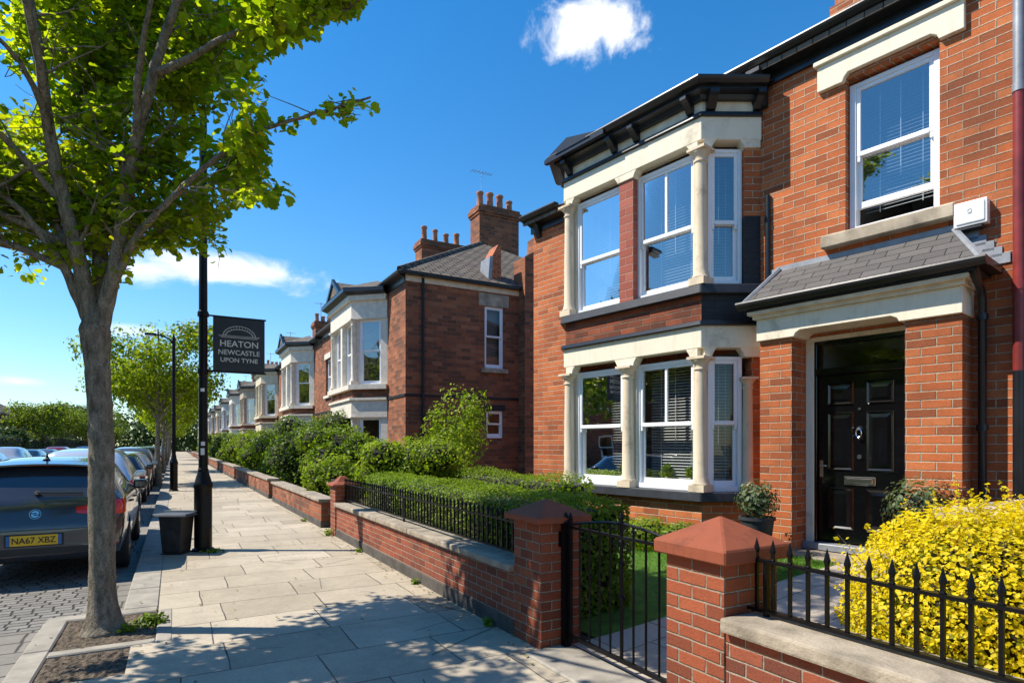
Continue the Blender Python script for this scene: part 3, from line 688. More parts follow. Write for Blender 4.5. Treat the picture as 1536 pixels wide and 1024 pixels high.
# ------------------------------------------------ porch
for (a0, a1) in ((3.50, 3.90), (1.805, 2.30)):
    m = MB(); m.box(H, a0, a1, .002, .35, .08, 2.90); m.build('porch_pier', M['brick'], house)
m = MB(); m.face_prism(H, [(1.79, 2.90), (2.34, 2.90), (2.36, 2.94), (2.42, 2.97), (3.38, 2.97), (3.43, 2.94), (3.45, 2.90), (3.92, 2.90), (3.92, 3.17), (1.79, 3.17)], .01, .40); m.build('porch_lintel', M['stone'], house, bevel=.006)
m = MB(); m.box(H, 1.76, 3.95, .012, .44, 3.17, 3.22); m.box(H, 1.72, 3.99, .012, .50, 3.22, 3.26); m.build('porch_moulding', M['cream2'], house)
m = MB(); A0, A1, N1 = 1.60, 4.04, .56; b0, b1 = 1.98, 3.80; zt = 3.84
m.add([H.p(A0, 0.004, 3.36), H.p(A0, N1, 3.36), H.p(A1, N1, 3.36), H.p(A1, 0.004, 3.36), H.p(b0, 0.004, zt), H.p(b1, 0.004, zt)], [[0, 1, 4], [1, 2, 5, 4], [2, 3, 5], [0, 3, 2, 1]])
m.build('porch_roof', M['slate'], house, recalc=False)
m = MB(); P3 = [(A1-.02, 0), (A1-.02, N1-.02), (A0+.02, N1-.02), (A0+.02, 0)][::-1]
m.box(H, A0+.05, A1-.05, .006, N1-.04, 3.27, 3.352); m.sweep(H, [(A0+.04, .01), (A0+.04, N1-.05)], gutter_prof(0, 3.375, .055)) if False else None
m.sweep(H, [(A0-.04, N1-.05), (A1+.04, N1-.05)], gutter_prof(0, 3.375, .055)); m.box(H, A0-.04, A0+.05, .006, N1-.05, 3.30, 3.372); m.box(H, A1-.05, A1+.04, .006, N1-.05, 3.30, 3.372)
m.build('porch_gutter', M['blackp'], house)
m = MB()
m.face_prism(H, [(b0-.10, zt-.02), (b1+.10, zt-.02), (b1+.06, zt+.05), (b0-.06, zt+.05)], .003, .018)
m.tube([H.p(b1+.02, .012, zt+.01), H.p(A1-.02, N1-.03, 3.375)], .03, 6); m.tube([H.p(b0-.02, .012, zt+.01), H.p(A0+.02, N1-.03, 3.375)], .03, 6)
for i in range(6):      # stepped soakers up the wall
    f = i/6; a = A0-.10+(b0-A0)*f; z = 3.40+(zt-3.40)*f; m.box(H, a, a+.16, .003, .016, z, z+.10)
    a = A1+.10-(A1-b1)*f; m.box(H, a-.16, a, .003, .016, z, z+.10)
m.build('lead_flashing', M['lead'], house)
# door set back between the piers
m = MB(); nd = -.06
m.box(H, 3.40, 3.497, nd-.1, nd+.06, .38, 2.925); m.box(H, 2.333, 2.40, nd-.1, nd+.06, .38, 2.925); m.box(H, 2.40, 3.40, nd-.1, nd+.06, 2.87, 2.925)
m.build('door_frame', M['stone'], house, bevel=.006)
m = MB(); m.box(H, 3.37, 3.40, nd-.1, nd+.04, .42, 2.87); m.box(H, 2.40, 2.425, nd-.1, nd+.04, .42, 2.87); m.box(H, 2.425, 3.37, nd-.1, nd+.04, 2.82, 2.87); m.box(H, 2.425, 3.37, nd-.1, nd+.065, 2.45, 2.53)
m.build('door_casing', M['doorp'], house, bevel=.005)
f = MB(); f.quad(H.p(2.425, nd, 2.53), H.p(3.37, nd, 2.53), H.p(3.37, nd, 2.82), H.p(2.425, nd, 2.82)); f.build('fanlight_pane', M['glass'], house, recalc=False)
m = MB(); roombox(m, H, 2.45, 3.35, 2.5, 2.85, nd-.1, -1.6, .0); m.build('hall', M['room'], house, recalc=False)
D0, D1, dz0, dz1 = 2.428, 3.367, .45, 2.447
m = MB(); m.box(H, D0, D1, nd-.05, nd, dz0, dz1); door = m.build('door', M['doorp'], house, bevel=.004)
def dpanel(a0, a1, z0, z1):
    m = MB(); c = nd+.001
    def frm(g, n0, n1, g2):
        o = [(a0+g, z0+g), (a1-g, z0+g), (a1-g, z1-g), (a0+g, z1-g)]; i = [(a0+g2, z0+g2), (a1-g2, z0+g2), (a1-g2, z1-g2), (a0+g2, z1-g2)]
        m.add([H.p(a, n0, z) for a, z in o] + [H.p(a, n1, z) for a, z in i], [[k, (k+1) % 4, 4+(k+1) % 4, 4+k] for k in range(4)])
    frm(0, c, c+.016, .015); frm(.015, c+.016, c+.002, .035); frm(.035, c+.002, c+.014, .075)
    m.quad(*[H.p(a, c+.014, z) for a, z in ((a0+.075, z0+.075), (a1-.075, z0+.075), (a1-.075, z1-.075), (a0+.075, z1-.075))])
    m.build('door_panel', M['doorp'], door, recalc=False)
for (a0, a1) in ((2.53, 2.83), (2.96, 3.26)):
    dpanel(a0, a1, 2.08, 2.35); dpanel(a0, a1, 1.30, 2.0); dpanel(a0, a1, .60, 1.10)
m = MB(); c = 2.895
m.box(H, c-.17, c+.17, nd+.001, nd+.014, 1.135, 1.235); m.box(H, c-.14, c+.14, nd+.014, nd+.024, 1.155, 1.215); m.build('letterbox', M['chrome'], door, bevel=.004)
m = MB(); k = H.p(c, nd+.03, 0)
m.tube([H.p(c, nd+.0, 1.80), H.p(c, nd+.035, 1.80)], [.03, .022], 10); m.tube([H.p(c+.03*math.sin(q), nd+.035, 1.745+.05*math.cos(q)) for q in [i*2*math.pi/12 for i in range(13)]], .008, 6); m.lathe(H.p(c, nd+.03, 1.685), [(.0, -.02), (.016, 0), (.0, .02)], 8)
m.build('door_knocker', M['chrome'], door, smooth=True)
m = MB(); m.tube([H.p(c, nd, 2.03), H.p(c, nd+.015, 2.03)], .014, 10); m.tube([H.p(c, nd, 1.47), H.p(c, nd+.015, 1.47)], .026, 12); m.build('door_lock', M['chrome'], door, smooth=True)
m = MB(); m.box(H, 3.305, 3.345, nd+.001, nd+.01, 1.22, 1.42); m.tube([H.p(3.325, nd+.01, 1.36), H.p(3.325, nd+.05, 1.36), H.p(3.24, nd+.055, 1.355)], .011, 8); m.build('door_handle', M['chrome'], door, smooth=True)
m = MB(); m.box(H, 2.33, 3.497, nd-.1, .10, .34, .425); m.build('door_sill', M['chrome'] if False else M['lead'], house, bevel=.01)
m = MB(); m.box(H, 2.28, 3.52, .1, .62, .05, .34); m.build('door_step', M['coping'], house, bevel=.015)
# pipes and alarm
m = MB(); m.tube([H.p(1.68, .46, 3.30), H.p(1.68, .42, 3.22), H.p(1.70, .16, 3.14), H.p(1.70, .11, 3.06), H.p(1.70, .11, .2)], .036, 10)
for z in (2.85, 1.75, .7): m.lathe(H.p(1.70, .11, z), [(.05, 0), (.05, .06)], 10)
m.build('downpipe', M['blackp'], house, smooth=True)
m = MB(); m.tube([H.p(1.42, .09, .2), H.p(1.42, .09, 2.32)], .048, 12); dp = m.build('soil_pipe_base', M['blackp'], house, smooth=True)
m = MB(); m.tube([H.p(1.42, .09, 2.32), H.p(1.42, .09, 5.0)], .048, 12); m.lathe(H.p(1.42, .09, 3.1), [(.056, 0), (.056, .08)], 12); m.build('soil_pipe', M['pipered'], house, smooth=True)
m = MB(); m.tube([H.p(1.42, .09, 5.0), H.p(1.42, .09, 6.4)], .048, 12); m.lathe(H.p(1.42, .09, 5.0), [(.056, 0), (.056, .08)], 12); m.build('soil_pipe_top', M['lead'], house, smooth=True)
m = MB(); m.box(H, 1.66, 1.94, .001, .11, 3.82, 4.07); m.box(H, 1.68, 1.92, .10, .122, 3.845, 4.05); al = m.build('alarm_box', M['alarm'], house, bevel=.014, segs=2)
m = MB(); m.box(H, 1.70, 1.90, .005, .10, 3.785, 3.822); m.build('alarm_strobe', M['fpot'], al, bevel=.01)
m = MB(); m.tube([H.p(1.80+.018*math.cos(q), .1235, 3.965+.018*math.sin(q)) for q in [i*math.pi/4 for i in range(9)]], .003, 4); m.box(H, 1.78, 1.82, .1225, .124, 3.935, 3.94); m.build('alarm_logo', M['lead'], al)
m = MB(); m.tube([H.p(3.97, .03, 3.72), H.p(3.97, .03, 4.85)], .032, 8); m.build('waste_pipe', M['blackp'], house, smooth=True)
# potted plants on the bay sill, indoors
for i, (a, n) in enumerate(((6.42, .325), (6.10, .325), (5.32, .325), (4.90, .325))):
    p = H.p(a, n, .995); lab = ['small white plant pot behind the far bay window, farther of two', 'small white plant pot behind the far bay window beside the middle column',
        'small white potted fern behind the middle bay window beside the glazing bar', 'small white potted fern behind the middle bay window beside the near stone column'][i]
    r = thing('potted_plant', lab, 'potted plant', p, 'plant pots on the bay window sill')
    m = MB(); m.lathe(p, [(.05, 0), (.065, .13), (.068, .14), (.058, .14), (.05, .12)], 12); m.build('flower_pot', M['alarm'], r, smooth=True)
    rg = np.random.default_rng(i); P, N = ellip_pts([(p.x, p.y, p.z+.23, .11, .07, .11)], 150, rg, (.3, 1.)); leaves('foliage', P, N, .065, M['shrubl'], r, LEAF4, i)
# ---------------------------------------------------------------- front walls, piers, railings, gate
def pier(name, label, s0, s1, t0, t1, zb, zt, mat, capmat, ov=.06, ch=.05, flare=False):
    c = ((s0+s1)/2, (t0+t1)/2, 0); r = thing(name, label, 'gate pier', c, 'brick piers of the front wall')
    m = MB(); m.box(W, s0, s1, t0, t1, .0, zb); m.build('shaft', mat, r)
    m = MB(); S0, S1, T0, T1 = s0-ov, s1+ov, t0-ov, t1+ov; z = zb
    b = [(S0, T0), (S1, T0), (S1, T1), (S0, T1)]; cx, cy = c[:2]
    vs = [(x, y, z) for x, y in b] + [(x, y, z+ch) for x, y in b]
    if flare: vs += [(cx+(x-cx)*.55, cy+(y-cy)*.55, z+ch+(zt-z-ch)*.30) for x, y in b] + [(cx+(x-cx)*.2, cy+(y-cy)*.2, zt-.01) for x, y in b]
    fs = [[3, 2, 1, 0]] + [[i, (i+1) % 4, 4+(i+1) % 4, 4+i] for i in range(4)]
    if flare: fs += [[q+i, q+(i+1) % 4, q+4+(i+1) % 4, q+4+i] for q in (4, 8) for i in range(4)] + [[12, 13, 14, 15]]
    else:
        vs.append((cx, cy, zt)); fs += [[4+i, 4+(i+1) % 4, 8] for i in range(4)]
    m.add(vs, fs); m.build('cap', capmat, r, bevel=.008); return r
pier('gate_pier', 'brick gate pier with orange pyramid cap beside the yellow shrub', 2.49, 2.91, 2.175, 2.59, .985, 1.205, M['pier'], M['cap'], .055, .075)
pier('gate_pier', 'brick gate pier with dark red pyramid cap between the box hedge and gate', 2.50, 2.88, 3.97, 4.40, .99, 1.165, M['pier'], M['cap'], .065, .05)
pier('gate_pier', 'small brick pier with curved red cap at far end of the railings', 2.48, 2.83, 10.75, 11.12, .88, 1.06, M['gwall'], M['cap'], .06, .03, True)
M['palecop'] = plain('pale_stone_coping', (.46,.38,.28,1), .9, var=.3, scale=5, bump=.5, bs=45)
def garden_wall(label, s0, s1, t0, t1, h, mat=None, copz=.065, cop=True, group=None, steps=None, name='garden_wall', along='t', z0=0., copmat='coping'):
    r = thing(name, label, 'garden wall', ((s0+s1)/2, (t0+t1)/2, z0), group)
    m = MB(); m.box(W, s0, s1, t0, t1, z0+.13 if along == 't' else z0-.2, h-copz); m.build('brickwork', mat or M['gwall'], r)
    if along == 't': m = MB(); m.box(W, s0-.012, s1+.012, t0+.001, t1-.001, -.05, .13); m.build('plinth', M['plinth'], r, bevel=.008)
    if cop:
        m = MB(); L = (t1-t0) if along == 't' else (s1-s0); k = max(1, round(L/1.4)); rnd = random.Random(int(L*100))
        for i in range(k):
            dz = rnd.uniform(-.004, .004); o = rnd.uniform(-.006, .006); a, b = i/k, (i+1)/k
            if along == 't': m.box(W, s0-.05+o, s1+.05+o, t0+(t1-t0)*a+.003, t0+(t1-t0)*b-.003, h-copz, h+dz)
            else: m.box(W, s0+(s1-s0)*a+.003, s0+(s1-s0)*b-.003, t0-.06, t1+.06, h-copz, h+dz)
        m.build('coping', M[copmat], r, bevel=.014, segs=2)
    return r
garden_wall('low red brick wall with stone coping under the hedge railings', 2.50, 2.74, 4.402, 10.748, .60)
garden_wall('low red brick wall with broad stone coping before the yellow shrub', 2.50, 2.78, -6.0, 2.173, .715, M['gwall'], .075)
garden_wall('stone topped dividing wall behind the golden yellow shrub', 4.3, 7.1, 1.72, 2.0, 1.20, M['gwall'], .07, along='s', z0=.05, copmat='palecop')
def bar_mesh(h, w=.009, tip='spear'):
    m = MB(); m.box(W, -w, w, -w, w, 0, h)
    if tip == 'spear': m.lathe((0, 0, h), [(.007, -.06), (.014, -.052), (.014, -.042), (.006, -.034), (.007, -.02), (.0165, .0), (.014, .012), (.006, .042), (.001, .062)], 8)
    else: m.lathe((0, 0, h), [(.009, -.01), (.016, 0), (.012, .02), (.001, .045)], 8)
    return m
def railing(label, s, t0, t1, zb, zl, zh, zt, spacing, tip, w=.009, gr=None):
    r = thing('railing', label, 'railing', (s, (t0+t1)/2, zb), gr)
    m = MB(); m.box(W, s-.016, s+.016, t0, t1, zl-.008, zl+.008); m.build('lower_rail', M['iron'], r)
    m = MB(); m.box(W, s-.016, s+.016, t0, t1, zh-.008, zh+.008); m.build('upper_rail', M['iron'], r)
    k = round((t1-t0)/spacing); first = None
    for i in range(k):
        t_ = t0 + (i+.5)*(t1-t0)/k
        if first is None:
            m = bar_mesh(zt-zl, w, tip); me = bpy.data.meshes.new('railing_bar'); me.from_pydata(m.v, [], m.f); box_uv(me); first = link('railing_bar', me, M['iron'], r); o = first
        else:
            o = first.copy(); COL.objects.link(o); o.parent = r
        o.location = Vector((s, t_, zl)) - ORG[r.name]
    for f in (.02, .5, .98):
        q = t0+(t1-t0)*f; m = MB(); m.box(W, s-.012, s+.012, q-.012, q+.012, zb-.03, zh); m.build('railing_stay', M['iron'], r)
    return r
railing('black spiked railing on the coping in front of the clipped box hedge', 2.64, 4.42, 10.74, .60, .655, .925, .985, .098, 'point', .008)
railing('black spear topped railing on the coping before the yellow shrub', 2.68, -3.2, 2.172, .715, .74, 1.0, 1.055, .098, 'spear', .0078)
# the gate, closed between two piers
gate = thing('iron_gate', 'black wrought iron garden gate with arched top between the brick piers', 'gate', (2.70, 3.2, 0))
GS = 2.70; g0, g1 = 2.63, 3.86; gc = (g0+g1)/2
m = MB(); m.box(W, GS-.028, GS+.028, 3.89, 3.948, .02, .985); m.lathe((GS, 3.92, .985), [(.026, 0), (.034, .012), (.022, .025), (.012, .035), (.022, .055), (.014, .075), (.002, .095)], 10); m.build('hinge_post', M['iron'], gate)
m = MB(); m.box(W, GS-.012, GS+.012, g0, g1, .10, .13); m.build('bottom_rail', M['iron'], gate)
arc = lambda q: .985 + .075*(1-abs((q-gc)/(g1-g0)*2)**1.6)
m = MB(); m.box(W, GS-.010, GS+.010, g0, g1, .955, .975); m.build('middle_rail', M['iron'], gate)
m = MB(); m.tube([(GS, g0+(g1-g0)*i/24, arc(g0+(g1-g0)*i/24)) for i in range(25)], .011, 6); m.build('arched_rail', M['iron'], gate)
for q in (g0, g1): 
    m = MB(); m.box(W, GS-.013, GS+.013, q-.013, q+.013, .06, 1.03); m.lathe((GS, q, 1.03), [(.013, 0), (.02, .01), (.012, .03), (.001, .05)], 8); m.build('gate_stile', M['iron'], gate)
for i in range(1, 10):
    q = g0+(g1-g0)*i/10
    m = MB(); m.tube([(GS, q, .115), (GS, q, arc(q))], .0085 if i != 5 else .013, 8)
    if i == 5:
        m.lathe((GS, q, arc(q)), [(.011, 0), (.02, .01), (.010, .022), (.02, .042), (.012, .058), (.001, .09)], 10)
        for z in (.78, .55, .93): m.lathe((GS, q, z), [(.012, -.02), (.024, -.008), (.024, .008), (.012, .02)], 10)
    m.build('gate_bar', M['iron'], gate, smooth=True)
for sg in (-1, 1):
    for (oy, oz, r_) in ((.055, .90, .04), (.05, 1.03, .032), (.12, 1.01, .024)):
        m = MB(); m.tube([(GS, gc+sg*(oy+r_*(1-a/9)*math.cos(a)), oz+r_*(1-a/9)*math.sin(a)) for a in [j*.45 for j in range(15)]], .005, 5); m.build('scroll', M['iron'], gate, smooth=True)
for z in (.25, .93): m = MB(); m.tube([(GS, 3.86, z), (GS, 3.90, z)], .016, 8); m.build('gate_hinge', M['iron'], gate)
m = MB(); m.box(W, 2.66, 2.72, 3.957, 3.972, .80, .92); m.build('latch_plate', M['iron'], gate)
# ---------------------------------------------------------------- hedges and shrubs
def box_hedge(label, s0, s1, t0, t1, z0, z1, n, size, mat, seed, wob=.05, name='box_hedge', cat='hedge', group=None):
    rg = np.random.default_rng(seed); r = thing(name, label, cat, ((s0+s1)/2, (t0+t1)/2, z0), group)
    ds, dt, dz = s1-s0, t1-t0, z1-z0
    A = np.array([ds*dt*1.5, dt*dz, dt*dz, ds*dz, ds*dz]); k = rg.choice(5, n, p=A/A.sum())
    u, v = rg.uniform(0, 1, n), rg.uniform(0, 1, n); dep = np.abs(rg.normal(0, .045, n)) - .02
    N = np.array([(0, 0, 1), (-1, 0, 0), (1, 0, 0), (0, -1, 0), (0, 1, 0)], float)[k]
    P = np.stack([s0+ds*u, t0+dt*v, np.full(n, z1)], 1)
    P[k == 1] = np.stack([np.full(n, s0), t0+dt*u, z0+dz*v], 1)[k == 1]; P[k == 2] = np.stack([np.full(n, s1), t0+dt*u, z0+dz*v], 1)[k == 2]
    P[k == 3] = np.stack([s0+ds*u, np.full(n, t0), z0+dz*v], 1)[k == 3]; P[k == 4] = np.stack([s0+ds*u, np.full(n, t1), z0+dz*v], 1)[k == 4]
    # rounded shoulders and a slightly uneven clip
    cs = np.array([(s0+s1)/2, (t0+t1)/2, (z0+z1)/2]); hf = np.array([ds, dt, dz])/2; rr = .13
    q = P-cs; e = np.maximum(np.abs(q)-(hf-rr), 0); L = np.linalg.norm(e, axis=1, keepdims=True); L[L < 1e-6] = 1e-6
    core = np.clip(q, -(hf-rr), hf-rr); q2 = np.where(L > rr, core + np.sign(q)*e/L*rr, q); P = cs+q2
    N2 = np.where(L > rr*.5, np.sign(q)*e/L, N); N = N2
    w = np.sin(P[:, 1]*2.3+seed)*np.sin(P[:, 0]*3.1+P[:, 2]*4)*wob + np.sin(P[:, 1]*7.1+P[:, 2]*5)*wob*.4
    P += N*(w-dep)[:, None]
    leaves('foliage', P, N, size, mat, r, LEAF4, seed, .25, spread=.55)
    m = MB(); m.box(W, s0+.09, s1-.09, t0+.09, t1-.09, z0, z1-.10); m.build('dark_filler', M['core'], r, bevel=.08, segs=2, uv=False)  # solid dark block added inside the hedge to keep light out
    return r
box_hedge('clipped dark green box hedge behind the black railings of the front wall', 2.90, 3.75, 4.34, 10.3, .02, 1.09, 30000, .044, M['hedge'], 3, .035)
box_hedge('bright green low hedge beyond the box hedge, below the bay window', 4.55, 5.25, 6.9, 10.4, .1, 1.14, 9000, .048, M['hedge'], 4, .05)
def hs(a, n): p = H.p(a, n, 0); return p.x, p.y
# low planting below the bay
for i, (a, n, w, h) in enumerate(((4.55, 1.05, .32, .27), (5.05, 1.1, .36, .30), (5.6, 1.08, .38, .28), (6.2, 1.1, .4, .3))):
    x, y = hs(a, n); z = gz(x)
    shrub('low_shrub', 'low pale green shrub edging the lawn below the bay window, ' + ('nearest the front door', 'second from the front door', 'third from the front door', 'farthest from the front door')[i], 'shrub',
          [(x, y, z+h*.6, w, w*.9, h*.75)], 1500, .05, M['shrubl'] if i % 2 else M['shrub'], 20+i, group='low shrubs below the bay window', core=.6)
# golden shrub behind the railings
gold = [(3.50, 1.45, .71, .55, .62, .60), (3.45, .65, .75, .55, .6, .58), (3.95, 1.0, .84, .62, .7, .60), (3.5, -.3, .66, .6, .6, .55), (4.0, -.5, .66, .6, .7, .56)]
r = shrub('golden_shrub', 'large bright yellow shrub filling the garden behind the black railings', 'shrub', gold, 85000, .026, M['yellow'], 31, shell=(.84, 1.04), spread=.6, up=.6, core=.70)
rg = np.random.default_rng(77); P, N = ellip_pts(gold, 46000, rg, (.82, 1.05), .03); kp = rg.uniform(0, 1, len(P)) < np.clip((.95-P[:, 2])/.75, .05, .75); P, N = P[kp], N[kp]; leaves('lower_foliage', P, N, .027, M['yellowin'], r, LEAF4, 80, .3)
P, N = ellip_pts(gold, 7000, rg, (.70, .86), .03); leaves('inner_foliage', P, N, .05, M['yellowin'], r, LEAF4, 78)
P0, N0 = ellip_pts(gold, 420, rg, (.94, 1.02), .35); SP, SN = [], []; m = MB()
for p_, n_ in zip(P0, N0):
    d_ = n_/np.linalg.norm(n_) + rg.normal(0, .35, 3) + np.array([0, 0, .7]); d_ /= np.linalg.norm(d_); L_ = rg.uniform(.07, .17)
    m.tube([p_-d_*.05, p_+d_*L_*.5, p_+d_*L_], [.0022, .0016, .0008], 4)
    for q_ in np.linspace(.1, 1, 11): SP.append(p_+d_*L_*q_+rg.normal(0, .009, 3)); SN.append(d_+rg.normal(0, .5, 3))
leaves('shoot_foliage', SP, SN, .027, M['yellow'], r, LEAF4, 79, .3); props(m.build('foliage_stem', M['bark'], r, uv=False), kind='stuff')
# planters by the door
def planter(label, a, n, pr, ph, er, mat, num, seed, extra=None, z=None, rz=None):
    x, y = hs(a, n); z = gz(x) if z is None else z; r = thing('potted_shrub', label, 'potted plant', (x, y, z))
    m = MB(); m.lathe((x, y, z), [(pr*.72, 0), (pr*.8, .02), (pr*.98, ph-.04), (pr*1.08, ph-.035), (pr*1.08, ph), (pr*.95, ph), (pr*.9, ph-.05)], 20); m.build('planter', M['fpot'], r, smooth=True)
    m = MB(); rnd = random.Random(seed)
    for i in range(7): q = rnd.uniform(0, 6.28); m.tube([(x, y, z+ph-.06), (x+.4*er*math.cos(q), y+.4*er*math.sin(q), z+ph+er*.8)], [.012, .005], 5)
    m.build('stem', M['bark'], r)
    el = [(x, y, z+ph+(rz or er)*.75, er, er, rz or er)]
    rg = np.random.default_rng(seed); P, N = ellip_pts(el, num, rg, (.35, 1.05)); leaves('foliage', P, N, .045, mat, r, LEAF4, seed, .4)
    if extra: P, N = ellip_pts([(x+.22, y-.1, z+ph+er*.9, er*.8, er*.8, er*.9)], 700, rg, (.2, 1.05)); leaves('reddish_foliage', P, N, .04, extra, r, LEAF4, seed+1, .4)
    return r
planter('grey green rounded shrub in a black pot beside the bay window', 3.66, .86, .19, .34, .25, M['silver'], 1300, 41, None, .43)
planter('feathery green and reddish shrub in a pot standing before the door pier', 1.98, .98, .18, .42, .31, M['silver'], 1500, 43, M['rust'], None, .34)
# ---------------------------------------------------------------- street furniture
def lamp(name, label, s, t_, h=6.7, group=None, detail=True, sticker=True, k=1.):
    r = thing(name, label, 'street lamp', (s, t_, 0), group)
    m = MB(); c = (s, t_, 0)
    m.lathe(c, [(.155, -.01), (.155, .03), (.125, .05), (.125, .95), (.135, .97), (.135, 1.02), (.118, 1.05), (.10, 1.12), (.075, 1.20)], 20); m.build('base', M['iron'], r, smooth=True)
    m = MB(); m.lathe(c, [(.066, 1.19), (.062, 3.0), (.052, h)], 16); m.build('pole', M['iron'], r, smooth=True)
    for z in (2.72, 3.62, 1.22):
        m = MB(); m.lathe(c, [(.07, z-.03), (.074, z-.025), (.074, z+.025), (.07, z+.03)], 16); m.build('collar', M['iron'], r, smooth=True)
    m = MB(); m.tube([(s, t_, h-.25), (s-.25*k, t_, h-.05), (s-.7*k, t_, h+.05), (s-1.05*k, t_, h+.06)], [.032, .03, .028, .026], 8); m.tube([(s, t_, h-.02), (s, t_, h+.12)], [.05, .02], 10); m.build('arm', M['iron'], r, smooth=True)
    m = MB(); m.box(W, s-1.6*k, s-.95*k, t_-.10, t_+.10, h+.02, h+.10); lh = m.build('lamp_head', M['iron'], r, bevel=.03, segs=2)
    m = MB(); m.box(W, s-1.55*k, s-1.1*k, t_-.09, t_+.09, h+.0, h+.022); m.build('lens', M['alarm'], lh)
    if detail:
        m = MB(); m.box(W, s-.02, s+.10, t_-.1265, t_-.12, .35, .85); m.build('access_door', M['iron'], r, bevel=.002)
    if sticker:
        for (z0, z1, q) in ((1.46, 1.56, -100), (1.60, 1.66, -95), (2.42, 2.47, -100)):
            m = MB(); vs = []
            for i in range(5):
                a = R(q-24+12*i); vs += [(s+.0672*math.cos(a), t_+.0672*math.sin(a), z0), (s+.0672*math.cos(a), t_+.0672*math.sin(a), z1)]
            m.add(vs, [[2*i, 2*i+2, 2*i+3, 2*i+1] for i in range(4)]); m.build('sticker', M['sticker'], r, recalc=False)
    return r
LS, LT = cam2w(-4.72, 9.17)
lamp('street_lamp', 'tall black lamp post carrying the dark neighbourhood sign', LS, LT, 6.75)
# sign panel on brackets
sg = thing('banner_sign', 'dark square sign with pale lettering and bridge emblem on the lamp post', 'sign', (LS, LT, 2.7))
B0, B1, ZB, ZT = LS+.135, LS+.875, 2.755, 3.585
m = MB(); m.box(W, B0, B1, LT-.012, LT+.012, ZB, ZT); m.build('panel', M['sign'], sg, bevel=.004)
for z in (ZB-.012, ZT+.012):
    m = MB(); m.tube([(LS+.05, LT, z), (B1+.02, LT, z)], .014, 8); m.build('bracket', M['iron'], sg, smooth=True)
    m = MB(); m.lathe((LS, LT, z), [(.07, -.03), (.08, -.028), (.08, .028), (.07, .03)], 16); m.build('clamp', M['iron'], sg, smooth=True)
FS = Frame((B0, LT), (1, 0), (0, -1))
def text(body, size, F, a, z, n, mat, parent, bold=.0, name='lettering', wscale=1., target=None, ext=.0015):
    cu = bpy.data.curves.new('lettering_curve', 'FONT'); cu.body = body; cu.size = size; cu.align_x = 'CENTER'; cu.extrude = ext; cu.offset = bold
    ob = bpy.data.objects.new('lettering_curve', cu); COL.objects.link(ob); dg = bpy.context.evaluated_depsgraph_get(); me = bpy.data.meshes.new_from_object(ob.evaluated_get(dg)); bpy.data.objects.remove(ob)
    xs = [v.co.x for v in me.vertices]; w = max(xs)-min(xs); k = (target/w) if target else wscale; org = ORG[parent.name]; cx = (max(xs)+min(xs))/2
    for v in me.vertices: x, y, z_ = v.co; v.co = F.p(a+(x-cx)*k, n+z_, z+y) - org
    me.materials.clear(); return link(name, me, mat, parent)
bw = B1-B0
text('HEATON', .135, FS, bw*.5, ZB+.385, .0135, M['letter'], sg, .0015, target=bw*.735)
text('NEWCASTLE', .105, FS, bw*.5, ZB+.26, .0135, M['letter'], sg, .001, target=bw*.80)
text('UPON TYNE', .095, FS, bw*.5, ZB+.145, .0135, M['letter'], sg, .001, target=bw*.72)
m = MB(); cz = ZB+.545; A_ = lambda q, r_, h_: FS.p(bw*.5-r_*math.cos(q), .014, cz+h_*math.sin(q))
for (r_, h_, w_) in ((.235, .165, .0045), (.195, .115, .0045)): m.tube([A_(math.pi*i/28, r_, h_) for i in range(29)], w_, 4)
for i in range(1, 16): q = math.pi*i/16; m.tube([A_(q, .235, .165), A_(q, .195, .115)], .0025, 4)
for i in range(3): z = cz+.012-.016*i; m.tube([FS.p(bw*.5-.30+.02*i, .014, z-.002), FS.p(bw*.5+.30-.02*i, .014, z-.002)], .003, 4)
m.build('bridge_emblem', M['letter'], sg)
M['lidp'] = plain('bin_lid_plastic', (.075, .08, .085, 1), .5, var=.4, bump=.2)
# bin beside the lamp post
bs, bt = cam2w((265-768)/900*8.95, 8.95)
bn = thing('litter_bin', 'squat black plastic bin with flat lid beside the lamp post', 'bin', (bs, bt, 0)); FB = Frame((bs, bt), _u, _n)
FB = Frame((bs, bt), (math.cos(-TH), math.sin(-TH)), (math.sin(TH), math.cos(TH)))
m = MB(); m.prism(FB, [(-.14, -.14), (.14, -.14), (.14, .14), (-.14, .14)], .02, .56, [(-.175, -.175), (.175, -.175), (.175, .175), (-.175, .175)]); m.build('body', M['binp'], bn, bevel=.02, segs=2)
m = MB(); m.prism(FB, [(-.265, -.23), (.265, -.23), (.265, .23), (-.265, .23)], .56, .60, [(-.25, -.215), (.25, -.215), (.22, .20), (-.22, .20)]); m.box(FB, -.27, .27, .10, .2, .60, .618); m.build('lid', M['lidp'], bn, bevel=.012, segs=2)
m = MB(); m.box(FB, -.055, .055, -.168, -.154, .24, .36); m.build('bin_badge', M['fpot'], bn)
m = MB(); m.box(FB, -.15, .15, -.15, .15, -.005, .02); m.build('foot', M['binp'], bn)
# weeds
def tuft(label, s, t_, r_, h, n, seed, mat='shrub'):
    o = thing('weed_tuft', label, 'weed', (s, t_, 0)); rg = np.random.default_rng(seed)
    P, N = ellip_pts([(s, t_, h*.35, r_, r_*.7, h)], n, rg, (.2, 1.), .0); leaves('foliage', P, N, .04, M[mat], o, LEAF4, seed, .6); return o
tuft('dark green weed tuft at the corner of the tree pit', -.18, 6.30, .15, .07, 380, 51)
tuft('thin yellow green weeds at the trunk of the street tree', -.34, 6.15, .08, .05, 80, 52, 'shrubl')
tuft('moss and weeds around the foot of the lamp post', LS+.12, LT-.22, .20, .025, 260, 53, 'shrubl')
tuft('small weeds at the foot of the far railing pier', 2.40, 10.9, .10, .12, 120, 54, 'shrubl')

